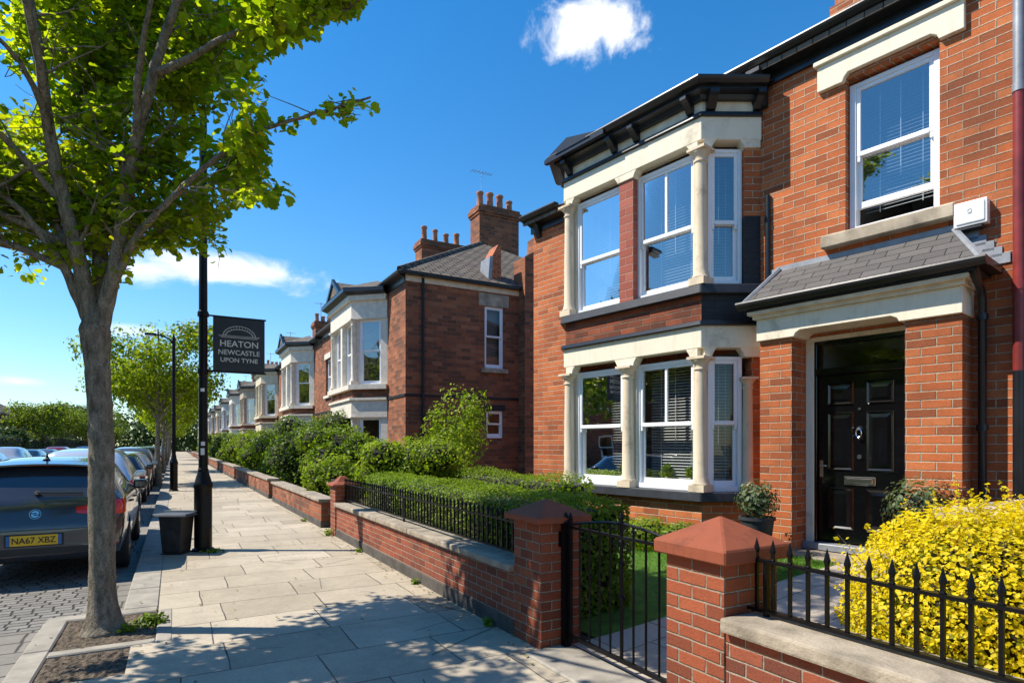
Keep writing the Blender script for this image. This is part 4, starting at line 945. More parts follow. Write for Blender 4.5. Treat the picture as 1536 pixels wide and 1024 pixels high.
# leaf litter (nobody could count it)
rg = np.random.default_rng(91); n = 420
ls = np.where(rg.uniform(0, 1, n) < .6, 2.47-np.abs(rg.normal(0, .10, n)), rg.uniform(-1., 2.4, n)); lt = rg.uniform(2.2, 14, n)
P = np.stack([ls, lt, np.full(n, .012)], 1); o = leaves('fallen_leaves', P, np.tile([0, 0, 1.], (n, 1)), .035, M['litter'], None, LEAF4, 92, 1.5, spread=.25); props(o, kind='stuff')
for i, (s_, q_, r_, lb) in enumerate(((2.44, 4.75, .05, 'tiny weeds in the joint under the dark capped gate pier'), (2.44, 6.6, .05, 'tiny weeds at the plinth below the middle of the hedge railings'), (2.44, 9.0, .06, 'tiny weeds at the plinth under the far part of the railings'), (2.40, 13.2, .07, 'tiny weeds at the foot of the first low garden wall'))):
    tuft(lb, s_, q_, r_, .05, 60, 140+i)
# ---------------------------------------------------------------- the street tree in front
def px3(x, y, D):
    s, q = cam2w((x-768)/900*D, D); return Vector((s, q, 1.6+(668-y)*D/900))
tree = thing('street_tree', 'large leafy street tree with several stems rising from the pavement pit', 'tree', tuple(px3(155, 945, 5.2).xy) + (0,))
rt = random.Random(11)
def smooth_path(pts, k=4):
    out = []
    for i in range(len(pts)-1):
        p0 = pts[max(i-1, 0)]; p1, p2 = pts[i], pts[i+1]; p3 = pts[min(i+2, len(pts)-1)]
        for j in range(k):
            u = j/k; out.append(.5*((2*p1)+(p2-p0)*u+(2*p0-5*p1+4*p2-p3)*u*u+(3*p1-p0-3*p2+p3)*u**3))
    out.append(pts[-1]); return out
def limb(mb, pts, r0, r1, n=8, k=4, jit=.0):
    P = smooth_path(pts, k); m = len(P); rr = [r0+(r1-r0)*(i/(m-1))**.8 for i in range(m)]
    if jit: P = [p+Vector((rt.uniform(-jit, jit), rt.uniform(-jit, jit), 0)) if 0 < i < m-1 else p for i, p in enumerate(P)]
    mb.tube(P, rr, n); return P, rr
tm = MB()
tr = [px3(x, y, D) for x, y, D in ((157, 955, 5.2), (155, 925, 5.2), (153, 850, 5.2), (153, 740, 5.2), (151, 640, 5.2), (146, 560, 5.2), (142, 500, 5.2), (141, 455, 5.2))]
P = smooth_path(tr, 16); m_ = len(P)
rr = []
for i, p in enumerate(P):
    z = p.z; r_ = .094 + .075*math.exp(-max(0, z)/.10) + +.015*math.exp(-max(0, z)/.5) + (.045*max(0, (z-2.3)/.6) if z > 2.3 else 0); r_ -= .40*max(0, z-2.60); rr.append(r_*(1+rt.uniform(-.008, .008)))
v0 = len(tm.v); tm.tube(P, rr, 30)
from mathutils import noise as mnoise
KN = [(.9, .6, .03), (1.45, -1.9, .028), (1.95, -.4, .035), (2.25, 2.2, .03), (.45, -1.2, .02), (1.2, 2.8, .025), (1.7, -2.6, .022)]
for i in range(v0, len(tm.v)):
    v = tm.v[i]; c_ = P[(i-v0)//30]; d_ = v-c_; a_ = math.atan2(d_.y, d_.x); k_ = mnoise.noise(Vector((v.x*9, v.y*9, v.z*3)))*.010 + mnoise.noise(Vector((v.x*30, v.y*30, v.z*12)))*.0045
    for (kz, ka, kh) in KN:
        da = (a_-ka+math.pi) % (2*math.pi)-math.pi; k_ += kh*.75*math.exp(-((v.z-kz)/.035)**2-(da/.28)**2)
    if d_.length > .01: tm.v[i] = v + d_.normalized()*k_
limbs = []
def L(pts, r0, r1, w=1.): limbs.append((*limb(tm, [px3(*q) for q in pts], r0, r1, 10, 5, .006), w))
L([(143, 530, 5.2), (136, 480, 5.2), (125, 420, 5.15), (108, 345, 5.05), (88, 270, 4.95), (72, 190, 4.85), (62, 110, 4.8), (45, 0, 4.7), (20, -160, 4.6), (-10, -330, 4.5)], .085, .02)
L([(145, 530, 5.22), (146, 490, 5.25), (150, 420, 5.3), (152, 330, 5.4), (158, 210, 5.5), (160, 110, 5.6), (150, 0, 5.7), (150, -150, 5.8), (170, -330, 5.9)], .09, .02)
L([(147, 530, 5.2), (153, 480, 5.2), (172, 400, 5.15), (188, 300, 5.05), (205, 210, 4.95), (225, 130, 4.85), (245, 60, 4.8), (265, 0, 4.7), (310, -140, 4.5), (350, -300, 4.3)], .078, .018)
L([(147, 500, 5.2), (160, 452, 5.2), (180, 405, 5.15), (205, 355, 5.05), (240, 315, 4.95), (275, 280, 4.85), (315, 245, 4.75), (370, 205, 4.65), (440, 180, 4.55), (510, 160, 4.5), (556, 146, 4.45)], .045, .007, 1.15)
L([(143, 500, 5.2), (118, 450, 5.18), (95, 400, 5.1), (60, 350, 5.0), (25, 310, 4.9), (-30, 270, 4.8), (-100, 230, 4.7)], .055, .012)
L([(100, 365, 5.1), (75, 320, 5.2), (40, 270, 5.35), (5, 235, 5.5), (-60, 190, 5.7)], .04, .012)
L([(190, 295, 5.05), (215, 255, 5.2), (250, 200, 5.4), (280, 140, 5.6), (310, 80, 5.8), (340, 20, 5.9), (380, -60, 6.0)], .04, .012)
L([(232, 110, 4.85), (280, 90, 4.75), (330, 60, 4.65), (390, 35, 4.55), (450, 25, 4.5), (525, 14, 4.4)], .035, .007)
L([(160, 190, 5.5), (185, 110, 5.6), (200, 50, 5.8), (215, -40, 6.1), (230, -140, 6.3)], .035, .012)
L([(130, 190, 5.3), (115, 130, 5.5), (95, 60, 5.8), (70, -30, 6.1)], .03, .01)
L([(75, 200, 4.85), (50, 130, 4.6), (10, 70, 4.4), (-60, 20, 4.2)], .03, .01)
# limbs reaching back over the pavement and the road, above the frame
L([(100, 365, 5.1), (-50, 300, 4.8), (-200, 260, 4.5), (-330, 240, 4.2)], .035, .01, 1.3)
L([(95, 400, 5.1), (-20, 355, 4.9), (-160, 330, 4.6), (-270, 330, 4.4)], .035, .01, 1.3)
L([(110, 330, 5.05), (0, 200, 4.7), (-150, 100, 4.3), (-260, 40, 4.0)], .035, .01, 1.3)
B = px3(146, 470, 5.2)
def LW(pts, r0, r1): limbs.append((*limb(tm, [Vector(q) for q in pts], r0, r1, 8, 4, .01), 1.))
fx, fy = tree.location.x, tree.location.y
LW([px3(205, 210, 4.95), (fx+.3, fy-.8, 4.6), (fx+.45, fy-1.2, 5.1)], .04, .01)
LW([px3(72, 190, 4.85), (fx-.4, fy-.9, 4.9), (fx-.6, fy-1.2, 5.6)], .04, .01)
LW([px3(160, 110, 5.6), (fx+.2, fy+.2, 6.0), (fx+.5, fy-.3, 7.0), (fx+.6, fy-.6, 7.9)], .04, .01)
LW([px3(150, 0, 5.7), (fx-.5, fy+.9, 6.3), (fx-1.0, fy+1.4, 7.2)], .03, .01)
LW([px3(265, 0, 4.7), (fx+1.3, fy-.3, 6.2), (fx+1.8, fy-.8, 7.0)], .03, .01)
XM = [(-60, 640), (0, 560), (20, 535), (40, 490), (60, 455), (80, 415), (105, 375), (112, 380), (118, 480), (140, 572), (172, 572), (188, 470), (205, 405), (250, 400), (272, 438), (296, 438), (312, 345), (335, 330), (360, 352), (385, 338), (412, 335), (430, 200), (440, 190)]
YM = [(-400, 420), (0, 415), (60, 428), (75, 395), (100, 400), (130, 425), (190, 428), (215, 372), (255, 378), (292, 402), (330, 414), (346, 384), (356, 350), (405, 300), (438, 296), (460, 210), (575, 185)]
def itp(tb, v):
    if v <= tb[0][0]: return tb[0][1]
    for (a, b), (c, d) in zip(tb, tb[1:]):
        if a <= v <= c: return b+(d-b)*(v-a)/(c-a)
    return tb[-1][1]
def allowed(p):
    X = p.x*CT - p.y*ST; D = p.x*ST + p.y*CT
    if D < 4.95 and p.z < 5.6 and -60 < 768+900*X/D < 345 and rt.random() < (.88 if D < 4.6 else .68): return False
    if D < .8: return True
    x = 768+900*X/D; y = 668-900*(p.z-1.6)/D
    if x < -60: return y < 440
    if y < -70: return x < 700
    if x > itp(XM, y) or y > itp(YM, x): return False
    if x > 400 and 105 < y < 200: return abs(y-(255+(x-290)*-.395)) < 30
    return True
LP, LN = [], []
def twig(p, d, length, r, depth):
    n = max(3, int(length/.12)); q = [p.copy()]; dd = d.copy()
    for i in range(n):
        dd = (dd + Vector((rt.gauss(0, .16), rt.gauss(0, .16), rt.gauss(.03, .12)))).normalized(); q.append(q[-1]+dd*length/n)
    if not allowed(q[-1]):
        return
    tm.tube(q, [r+(.002-r)*i/(len(q)-1) for i in range(len(q))], 5 if depth < 2 else 3)
    if depth >= 1:
        for i, s in enumerate(q[1:]):
            for k in range(3 if depth == 2 else 1) if rt.random() < (.98 if s.z < 5.2 else .98) else ():
                o = Vector((rt.gauss(0, 1), rt.gauss(0, 1), rt.gauss(-.1, .8))).normalized(); l = s+o*rt.uniform(.02, .12)
                if allowed(l): LP.append(l); LN.append((o.x*.5, o.y*.5, 1.))
    if depth < 2:
        for s in q[1::1 if depth == 1 else 2]:
            for k in range(2):
                o = (dd*.6 + Vector((rt.gauss(0, .8), rt.gauss(0, .8), rt.gauss(.05, .5)))).normalized(); twig(s, o, length*rt.uniform(.35, .6), r*.5, depth+1)
for (P_, R_, w_) in limbs:
    m = len(P_)
    for i in range(int(m*.22), m):
        f = i/m
        if rt.random() < .56*w_:
            d = (P_[min(i+1, m-1)]-P_[max(i-1, 0)]).normalized(); o = Vector((rt.gauss(0, 1), rt.gauss(0, 1), rt.gauss(.1, .6))).normalized()
            twig(P_[i], (d*.5+o).normalized(), rt.uniform(.5, 1.0)*(1.1-.4*f), max(.006, R_[i]*.35), 0)
        for k in range(3 if f > .75 else 1):
            if f > .4:
                o = Vector((rt.gauss(0, 1), rt.gauss(0, 1), rt.gauss(0, .7))).normalized(); twig(P_[i], o, rt.uniform(.2, .45), .006, 1 if f < .7 else 2)
tm.build('trunk', M['bark'], tree, smooth='all', uv=False, recalc=False)
LP = np.array([tuple(p) for p in LP]); LN = np.array(LN)
print('front tree leaves', len(LP))
leaves('crown', LP, LN, .066, M['leaf'], tree, LEAF8, 61, .1, axis=np.tile([0, 0, -.7], (len(LP), 1)), spread=.55)
# ---------------------------------------------------------------- other trees
def other_tree(label, s, t_, h, cr, ch0, n, size, mat, seed, group, trunk=.16, cat='tree', name='street_tree', nl=9, z=0., squash=1.):
    rnd = random.Random(seed); r = thing(name, label, cat, (s, t_, z), group); m = MB(); rg = np.random.default_rng(seed)
    fork = z+ch0*1.0; top = z+h; cz = (fork+.3+top)/2; hz = (top-fork-.3)/2
    limb(m, [Vector((s, t_, z-.1)), Vector((s+.02, t_, z+.3)), Vector((s+rnd.uniform(-.06, .06), t_, z+ch0*.6)), Vector((s, t_, fork)), Vector((s+rnd.uniform(-.2, .2), t_, cz)), Vector((s, t_, top-.5))], trunk, .03, 10)
    ells = [(s, t_, cz, cr*.55, cr*.55, hz*.85)]
    for i in range(nl):
        a = 6.283*i/nl + rnd.uniform(-.4, .4); e = rnd.uniform(-.75, .9); rr_ = cr*rnd.uniform(.5, .78)*math.sqrt(1-.55*e*e); q = Vector((s+rr_*math.cos(a)*1.0, t_+rr_*math.sin(a), cz+hz*.72*e))
        b0 = Vector((s, t_, fork-.2+rnd.uniform(0, hz*.9))); limb(m, [b0, b0.lerp(q, .5)+Vector((0, 0, .15)), q], trunk*.4, .015, 6, 3)
        k = cr*rnd.uniform(.26, .42); ells.append((q.x, q.y, q.z, k, k, k*rnd.uniform(.6, .85)*squash))
    m.build('trunk', M['bark'], r, smooth='all', uv=False)
    P, N = ellip_pts(ells, n, rg, (.35, 1.08)); P += rg.normal(0, cr*.025, P.shape)
    leaves('crown', P, N, size, mat, r, LEAF4, seed, .3, spread=.7); return r
s2, t2 = cam2w((237-768)/900*25.3, 25.3)
other_tree('round crowned street tree beside the parked cars, the next one beyond the lamp post', s2, t2, 7.0, 3.0, 2.2, 15000, .15, M['leaf2'], 71, 'street trees along the kerb', .17, nl=14)
for i, q in enumerate((43., 60., 78., 98., 120.)):
    other_tree('street tree farther down the kerb, ' + ('just behind the round crowned one', 'third along from the round crowned one', 'fourth along from the round crowned one', 'far along the row of parked cars', 'at the far end of the street')[i],
               -.55, q, 6.4+.3*(i % 2), 2.7, 2.2, 5000 if i < 2 else 2500, .22, M['leaf2'], 72+i, 'street trees along the kerb', .15)
far = [(-12.6, 84, 6.3, 3.8, 'leaff'), (-13.4, 98, 7.2, 4.2, 'leaff'), (-13.2, 114, 8.2, 4.4, 'leafd'), (-12.8, 134, 9.2, 4.6, 'leafd'), (-13, 156, 10, 5., 'leaff'), (-10.8, 120, 5.5, 3.2, 'leaff'), (-14.5, 74, 3.6, 2.2, 'leafd')]
for i, (s, q, h, cr, mt) in enumerate(far):
    other_tree('leafy tree on the opposite pavement ' + ('in front of the far brick house', 'just beyond the lowest bright green one', 'in the dark clump behind the bright green one', 'second in the dark clump of trees', 'where the opposite cars dwindle', 'last before the distant wood', 'low and dark below the far brick house')[i],
               s, q, h, cr, 1.9 if h > 5 else .5, 7000, .26, M[mt], 90+i, 'trees on the opposite side', .18, nl=12, squash=.9)
for i, q in enumerate((-8, 1, 10, 19)):
    other_tree('tall leafy tree across the road, opposite the houses', -13.5, q, 9.5, 4.2, 2.0, 3500, .34, M['leaff'], 110+i, 'tall trees across the road', .2)
# far wood closing the street (one mass)
rg = np.random.default_rng(8); ells = []
for i in range(46):
    s = -60+i*2.9+rg.uniform(-1, 1); k = rg.uniform(4, 6.5); ells.append((s, 190+rg.uniform(-8, 8), rg.uniform(2, 6), k, k, k*1.25))
P, N = ellip_pts(ells, 26000, rg, (.6, 1.05), -.1); o = leaves('far_wood', P, N, 1.0, M['leafd'], None, LEAF4, 9, .3); props(o, 'distant band of dark trees closing the end of the street', 'wood', None, 'stuff')
# ---------------------------------------------------------------- shrubs of the neighbouring gardens
BUSH = [('broad bright green shrub behind the small curved cap pier', 4.35, 11.6, 1.35, .70, 1.15, 11000, .075, 'shrubl', 9, 'shrubl', .72),
 ('tall airy light green shrub against the side wall of the corner house', 6.0, 13.4, .85, 1.25, 1.85, 3600, .085, 'shrubl', 9, 'shrubl', .0),
 ('light green shrub spilling over the first low garden wall', 3.35, 14.6, .75, .62, .80, 3500, .085, 'shrubl', 7, 'shrubl', .7),
 ('dark green shrub behind the first low garden wall', 4.3, 17.6, 1.25, 1.0, 1.35, 5500, .095, 'shrub', 8, 'shrubl', .72),
 ('large dark green shrub in the garden below the white corner bay', 4.3, 22.0, 1.7, 1.15, 1.55, 8500, .10, 'shrubd', 9, 'shrub', .72),
 ('light green shrub behind the second low garden wall', 3.9, 27.0, 1.2, .95, 1.35, 4500, .10, 'shrubl', 7, None, .72),
 ('rounded mid green shrub at the gap before the third garden wall', 4.1, 33.0, 1.4, 1.15, 1.5, 4000, .12, 'shrub', 7, None, .72),
 ('dense light green shrub midway along the third garden wall', 4.0, 39.0, 1.4, 1.1, 1.5, 3500, .13, 'shrubl', 6, None, .72),
 ('rounded green shrub behind the fourth garden wall', 4.0, 47.0, 1.5, 1.2, 1.6, 2500, .15, 'shrub', 6, None, .72),
 ('dark shrub behind the fifth garden wall', 4.0, 57.0, 1.5, 1.3, 1.7, 2000, .18, 'shrubd', 6, None, .72),
 ('light shrub behind the sixth garden wall', 4.0, 69.0, 1.5, 1.3, 1.7, 1500, .20, 'shrubl', 6, None, .72),
 ('shrub at the far end of the garden walls', 4.0, 86.0, 1.6, 1.4, 1.8, 1500, .22, 'shrub', 6, None, .72)]
for i, (lb, s, q, w, h, zc, n, sz, mt, lu, ex, core) in enumerate(BUSH):
    rnd = random.Random(201+i); el = [(s, q, zc, w*.72, w*.72, h*.85)]
    for j in range(lu):
        a = 6.28*j/lu+rnd.uniform(-.4, .4); k = rnd.uniform(.32, .46); el.append((s+w*.60*math.cos(a), q+w*.60*math.sin(a), zc+h*rnd.uniform(-.55, .62), w*k, w*k, h*rnd.uniform(.35, .5)))
    el.append((s, q, max(.3, zc*.4), w*.75, w*.75, max(.3, zc*.45)))
    shrub('garden_shrub', lb, 'shrub', el, n, sz, M[mt], 201+i, group='garden shrubs behind the low walls', extra=(M[ex], 900) if ex else None, core=core, shell=(.72, 1.06) if core else (.25, 1.1))
for i, (a, b, h) in enumerate(((12.0, 18.6, .56), (19.4, 30.4, .60), (31.3, 42.4, .62), (43.4, 54.4, .62), (55.4, 66.4, .62), (67.4, 84, .62), (85, 110, .62))):
    garden_wall('low weathered brick garden wall with shrubs above it, ' + ('first beyond the gap after the railings', 'second beyond the railings', 'third beyond the railings', 'fourth beyond the railings', 'fifth beyond the railings', 'sixth beyond the railings', 'farthest from the railings')[i],
                2.50, 2.76, a, b, h, M['brick2'], .06, True, 'low garden walls along the pavement')
m = MB()
gd = thing('garden_gate', 'dark wooden garden gate at the gap after the railings', 'gate', (2.7, 11.55, 0))
m.box(W, 2.68, 2.72, 11.14, 11.98, .05, .95); m.build('boards', M['doorp'] if False else M['core'], gd)
m = MB(); [m.box(W, 2.655, 2.68, 11.18, 11.94, z, z+.08) for z in (.2, .75)]; m.build('ledge', M['core'], gd)
for i, q in enumerate((24.3, 38.0, 56.0)):
    lamp('street_lamp', 'slim black lamp post down the pavement, ' + ('in front of the round crowned tree', 'second beyond the sign', 'farthest of all')[i], .0, q, 5.4, 'street lamps farther along', False, False, .55)

for i, (a, b, hh) in enumerate(((22, 38, 1.9), (38.6, 60, 2.3), (60.6, 90, 2.4), (90.6, 150, 2.6))):
    box_hedge('dark garden hedge along the opposite pavement, ' + ('nearest of four', 'second of four', 'third of four', 'farthest of four')[i], -14.2, -12.6, a, b, -.1, hh, 5000, .22, M['leafd'], 300+i, .2, 'garden_hedge', 'hedge', 'hedges along the opposite pavement')
# ---------------------------------------------------------------- the terrace beyond
def terrace(label, t0, L, near_hip, blank=False, eave=6.85, name='terraced_house'):
    S0, DP = 6.2, 10.4; F = Frame((S0, t0), (0, 1), (-1, 0)); r = thing(name, label, 'house', (S0, t0+L/2, 0), 'terraced houses along the street')
    TB = [(1.75, 0), (2.6, .95), (5.6, .95), (6.45, 0)]
    holes = [(1.95, 6.25, .95, 2.7), (1.95, 6.25, 3.65, 5.82), (8.0, 9.1, .2, 2.6, .3), (8.0, 9.1, 3.9, 5.6), (10.1, 11.1, 3.9, 5.6)]
    m = MB(); wall_panels(m, F, 0, L, 0, eave, holes)
    if near_hip: wall_panels(m, Frame((S0, t0), (1, 0), (0, -1)), 0, 4.0, 0, eave, [(2.72, 3.42, 4.15, 6.2, .12), (2.78, 3.4, 1.85, 2.75, .12)]); m.quad(F.p(0, -4, 0), F.p(0, -DP, 0), F.p(0, -DP, eave), F.p(0, -4, eave))
    else: m.quad(F.p(0, 0, 0), F.p(0, -DP, 0), F.p(0, -DP, eave), F.p(0, 0, eave))
    m.quad(F.p(L, 0, 0), F.p(L, -DP, 0), F.p(L, -DP, eave), F.p(L, 0, eave)); m.quad(F.p(0, -DP, 0), F.p(L, -DP, 0), F.p(L, -DP, eave), F.p(0, -DP, eave))
    m.build('wall', M['brick2'], r, recalc=False)
    m = MB()
    for h in ((1.95, 6.25, .95, 2.7), (1.95, 6.25, 3.65, 5.82), (8.0, 9.1, 3.9, 5.6), (10.1, 11.1, 3.9, 5.6)): roombox(m, F, *h, -.22, -2.5, .05)
    m.build('room', M['room'], r, recalc=False)
    # bay
    def band(nm, z0, z1, o, mat, back=-.22, bev=0): 
        m = MB(); m.sweep(F, TB, [(back, z0), (o, z0), (o, z1), (back, z1)]); return m.build(nm, mat, r, bevel=bev)
    band('bay_brickwork', -.1, .82, 0, M['brick2']); band('window_sill', .82, .95, .10, M['tstone']); band('stone_frieze', 2.55, 3.12, .05, M['tstone']); band('string_course', 3.12, 3.2, .12, M['tstone'])
    band('bay_brickwork', 3.2, 3.48, .01, M['brick2']); band('window_sill', 3.48, 3.64, .16, M['tstone']); band('stone_frieze', 5.84, 6.45, .05, M['tstone']); band('bay_cornice', 6.45, 6.62, .16, M['tstone'])
    m = MB(); m.sweep(F, TB, [(-.2, 6.62), (.2, 6.62), (.36, 6.70), (.36, 6.82), (-.2, 6.84)]); m.build('bay_gutter', M['blackp'], r)
    m = MB(); ring = [(1.75-.3, 0), (2.6-.16, .95+.36), (5.6+.16, .95+.36), (6.45+.3, 0)]; m.add([F.p(a, n, 6.842) for a, n in ring] + [F.p(2.9, 0, 7.35), F.p(5.3, 0, 7.35)], [[0, 1, 4], [1, 2, 5, 4], [2, 3, 5]]); m.build('bay_roof', M['tile'], r)
    m = MB(); m.face_prism(F, [(3.2, 6.84), (5.0, 6.84), (4.1, 7.42)], .0, 1.24); m.build('gablet_roof', M['tile'], r)
    m = MB(); m.face_prism(F, [(3.08, 6.84), (3.32, 6.84), (4.1, 7.36), (4.88, 6.84), (5.12, 6.84), (4.1, 7.52)], 1.2, 1.30); m.build('gablet_board', M['blackp'], r)
    FC = F.sub(TB[0], TB[1]); FD = F.sub(TB[2], TB[3]); Lc = math.hypot(.85, .95)
    for (z0, z1) in ((.95, 2.56), (3.64, 5.85)):
        for a in (2.62, 5.58): stone_column(F, a, .90, z0, z1, r, .10, M['tstone'])
        for (f_, *q) in ((F, 3.98, 4.22, .6, .96), (F, 2.6, 2.78, .6, .85), (F, 5.42, 5.6, .6, .85), (FC, .0, .24, -.25, .01), (FC, Lc-.2, Lc-.06, -.25, -.05), (FD, Lc-.24, Lc, -.25, .01)):
            m = MB(); m.box(f_, *q, z0, z1-.002); m.build('stone_mullion', M['tstone'], r)
        g = 'glass' if z0 < 3 else 'glassup'
        for (a0, a1) in ((2.78, 3.98), (4.22, 5.42)): window(F, a0, a1, z0, z1, .80, r, glass=g, fw=.08, blind=False if z0 < 3 else z0+1.0, detail=False, horns=False, bmat=M['blind'], slat=.06)
        window(FC, .24, Lc-.2, z0, z1, -.10, r, glass=g, fw=.08, blind=False, detail=False, horns=False); window(FD, .2, Lc-.24, z0, z1, -.10, r, glass=g, fw=.08, blind=False, detail=False, horns=False)
    for (a0, a1) in ((8.0, 9.1), (10.1, 11.1)):
        window(F, a0, a1, 3.9, 5.6, -.1, r, glass='glassup', fw=.07, blind=False, detail=False, horns=False)
        m = MB(); m.box(F, a0-.12, a1+.12, -.05, .04, 5.6, 5.85); m.build('window_lintel', M['tstone'], r); m = MB(); m.box(F, a0-.1, a1+.1, -.05, .1, 3.78, 3.9); m.build('window_sill', M['tstone'], r)
    m = MB(); m.box(F, 8.05, 9.05, -.28, -.22, .2, 2.2); m.build('door', M['doorp'], r); m = MB(); m.box(F, 7.9, 9.2, -.04, .05, 2.6, 2.9); m.build('door_lintel', M['tstone'], r)
    m = MB(); m.sweep(F, [(0, 0), (L, 0)], [(.002, eave-.22), (.04, eave-.22), (.06, eave-.05), (.22, eave-.02), (.22, eave+.02), (.002, eave+.02)]); m.build('fascia', M['blackp'], r)
    m = MB(); m.sweep(F, [(-.2 if near_hip else 0, 0), (L, 0)], gutter_prof(.21, eave+.06, .06)); m.build('gutter', M['blackp'], r)
    m = MB(); m.sweep(F, [(0, .0), (1.74, 0)], [(.001, 3.12), (.03, 3.12), (.03, 3.2), (.001, 3.2)]); m.sweep(F, [(6.46, 0), (L, 0)], [(.001, 3.12), (.03, 3.12), (.03, 3.2), (.001, 3.2)]); m.build('brick_band', M['blackbrick'], r)
    m = MB(); m.tube([F.p(7.2, .07, .2), F.p(7.2, .07, eave-.1)], .05, 8); m.build('downpipe', M['blackp'], r, smooth=True)
    # roof
    e = eave+.06; zr = 10.2; o = .30; hf = DP/2
    m = MB()
    if near_hip:
        A = [F.p(-o, o, e), F.p(L, o, e), F.p(L, -DP-o, e), F.p(-o, -DP-o, e), F.p(hf, -hf, zr), F.p(L, -hf, zr)]
        m.add(A, [[0, 1, 5, 4], [0, 4, 3], [3, 4, 5, 2], [0, 3, 2, 1], [1, 2, 5]])
    else:
        A = [F.p(0, o, e), F.p(L, o, e), F.p(L, -DP-o, e), F.p(0, -DP-o, e), F.p(0, -hf, zr), F.p(L, -hf, zr)]
        m.add(A, [[0, 1, 5, 4], [3, 4, 5, 2], [0, 3, 2, 1], [1, 2, 5], [0, 4, 3]])
    m.build('roof', M['tile2'], r)
    if near_hip:
        m = MB(); m.tube([A[0], A[4]], .09, 6); m.tube([A[4], A[5]], .09, 6); m.build('ridge_tiles', M['tile2'], r)
    return r, F
M['tstone'] = plain('white_painted_stone', (.68, .61, .50, 1), .7, var=.14, bump=.2, bs=25)
M['tst2'] = plain('cream_painted_stone', (.62, .52, .36, 1), .7, var=.15, bump=.2, bs=25)
M['tst3'] = plain('bare_sandstone', (.42, .34, .24, 1), .8, var=.3, bump=.3, bs=25)
M['tst4'] = plain('grey_painted_stone', (.50, .50, .47, 1), .7, var=.15, bump=.2, bs=25)
DOORS = [plain('red_door_paint', (.22, .02, .02, 1), .3), plain('blue_door_paint', (.02, .06, .16, 1), .3), plain('green_door_paint', (.02, .09, .05, 1), .3), plain('white_door_paint', (.7, .7, .68, 1), .3)]
M['tile2'] = bricks('old_roof_tile', .34, .24, .05, [(.10,.08,.06,1),(.17,.135,.10,1),(.22,.175,.13,1)], (.028,.022,.018,1), stain=.35, bump=1., hdist=.05)
TT = 17.66; PIT = 12.
th, F2 = terrace('corner brick house with white stone bay, hipped roof and tall chimneys', TT, PIT, True)
# side wall details of the corner house
FSd = Frame((6.2, TT), (1, 0), (0, -1))
window(FSd, 2.72, 3.42, 4.15, 6.2, -.04, th, glass='glass', fw=.06, blind=4.2, slat=.07, detail=False, horns=False, tilt=.03)
window(FSd, 2.78, 3.40, 1.85, 2.75, -.04, th, glass='glass', fw=.05, blind=False, detail=False, horns=False)
m = MB(); roombox(m, FSd, 2.72, 3.42, 4.15, 6.2, -.12, -1.5, .02); roombox(m, FSd, 2.78, 3.4, 1.85, 2.75, -.12, -1.5, .02); m.build('side_room', M['room'], th, recalc=False)
m = MB(); m.box(FSd, 2.5, 3.62, -.05, .03, 6.2, 6.62); m.build('window_lintel', M['sillstone'], th, bevel=.01); m = MB(); m.box(FSd, 2.58, 3.56, -.05, .10, 4.0, 4.15); m.build('window_sill', M['sillstone'], th, bevel=.01)
m = MB(); m.box(FSd, 2.7, 3.48, -.05, .015, 2.75, 2.95); m.build('window_lintel', M['blackbrick'], th)
m = MB(); m.box(FSd, 0.0, 4.0, .001, .05, 6.66, 6.84); m.build('fascia', M['cream2'], th)
m = MB(); m.sweep(FSd, [(4.2, 0), (-.24, 0)][::-1], gutter_prof(.05, 6.93, .07)) if False else m.box(FSd, -.2, 4.05, .10, .26, 6.83, 6.94); m.build('gutter', M['blackp'], th, bevel=.02)
m = MB(); m.tube([FSd.p(.55, .06, .2), FSd.p(.55, .06, 6.8)], .045, 8); m.build('downpipe', M['pipered'] if False else M['blackbrick'], th, smooth=True)
m = MB(); m.box(FSd, 0, 4.0, .001, .025, 3.12, 3.2); m.build('brick_band', M['blackbrick'], th)
# rear wing with pointed parapets
m = MB(); m.face_prism(FSd, [(4.0, 0), (9.5, 0), (9.5, 7.2), (6.2, 9.6), (5.9, 9.75), (5.6, 9.55), (4.55, 8.7), (4.5, 8.2), (4.0, 7.9)], -.3, .45); m.build('parapet_wall', M['brick2'], th)
m = MB(); m.face_prism(FSd, [(3.02, 6.9), (3.42, 6.9), (3.42, 8.25), (3.3, 8.35), (3.06, 7.9)], -.75, -.15); m.build('roof_parapet', M['brick'], th)
m = MB(); m.lathe(FSd.p(5.9, .08, 9.7), [(.16, 0), (.2, .1), (.1, .22), (.14, .36), (.02, .8)], 10); m.build('parapet_finial', M['pot'], th, smooth=True)
m = MB(); m.face_prism(FSd, [(2.9, 6.93), (3.03, 6.93), (3.1, 7.95), (2.98, 7.9)], -.8, -.12); m.build('lead_flashing', M['lead'], th)
chimney('chimney', FSd, 5.25, 7.2, -6.4, -5.5, 8.2, 12.0, th, 4, M['brick2'], 5, .75)
chimney('chimney', FSd, 4.6, 7.0, -11.6, -10.7, 8.2, 11.95, th, 4, M['brick2'], 6, .8)
m = MB(); p = FSd.p(5.55, -5.9, 0); m.tube([(p.x, p.y, 11.2), (p.x, p.y, 13.6)], .018, 5)
for i in range(7): z = 13.55; m.tube([(p.x-.45+.15*i, p.y-.2, z), (p.x-.45+.15*i, p.y+.2, z)], .008, 4)
m.tube([(p.x-.5, p.y, 13.55), (p.x+.5, p.y, 13.55)], .012, 4); m.build('aerial', M['lead'], th)
t3, F3 = terrace('brick terraced house with white bay, next along from the corner house', TT+PIT, PIT, False, eave=6.75)
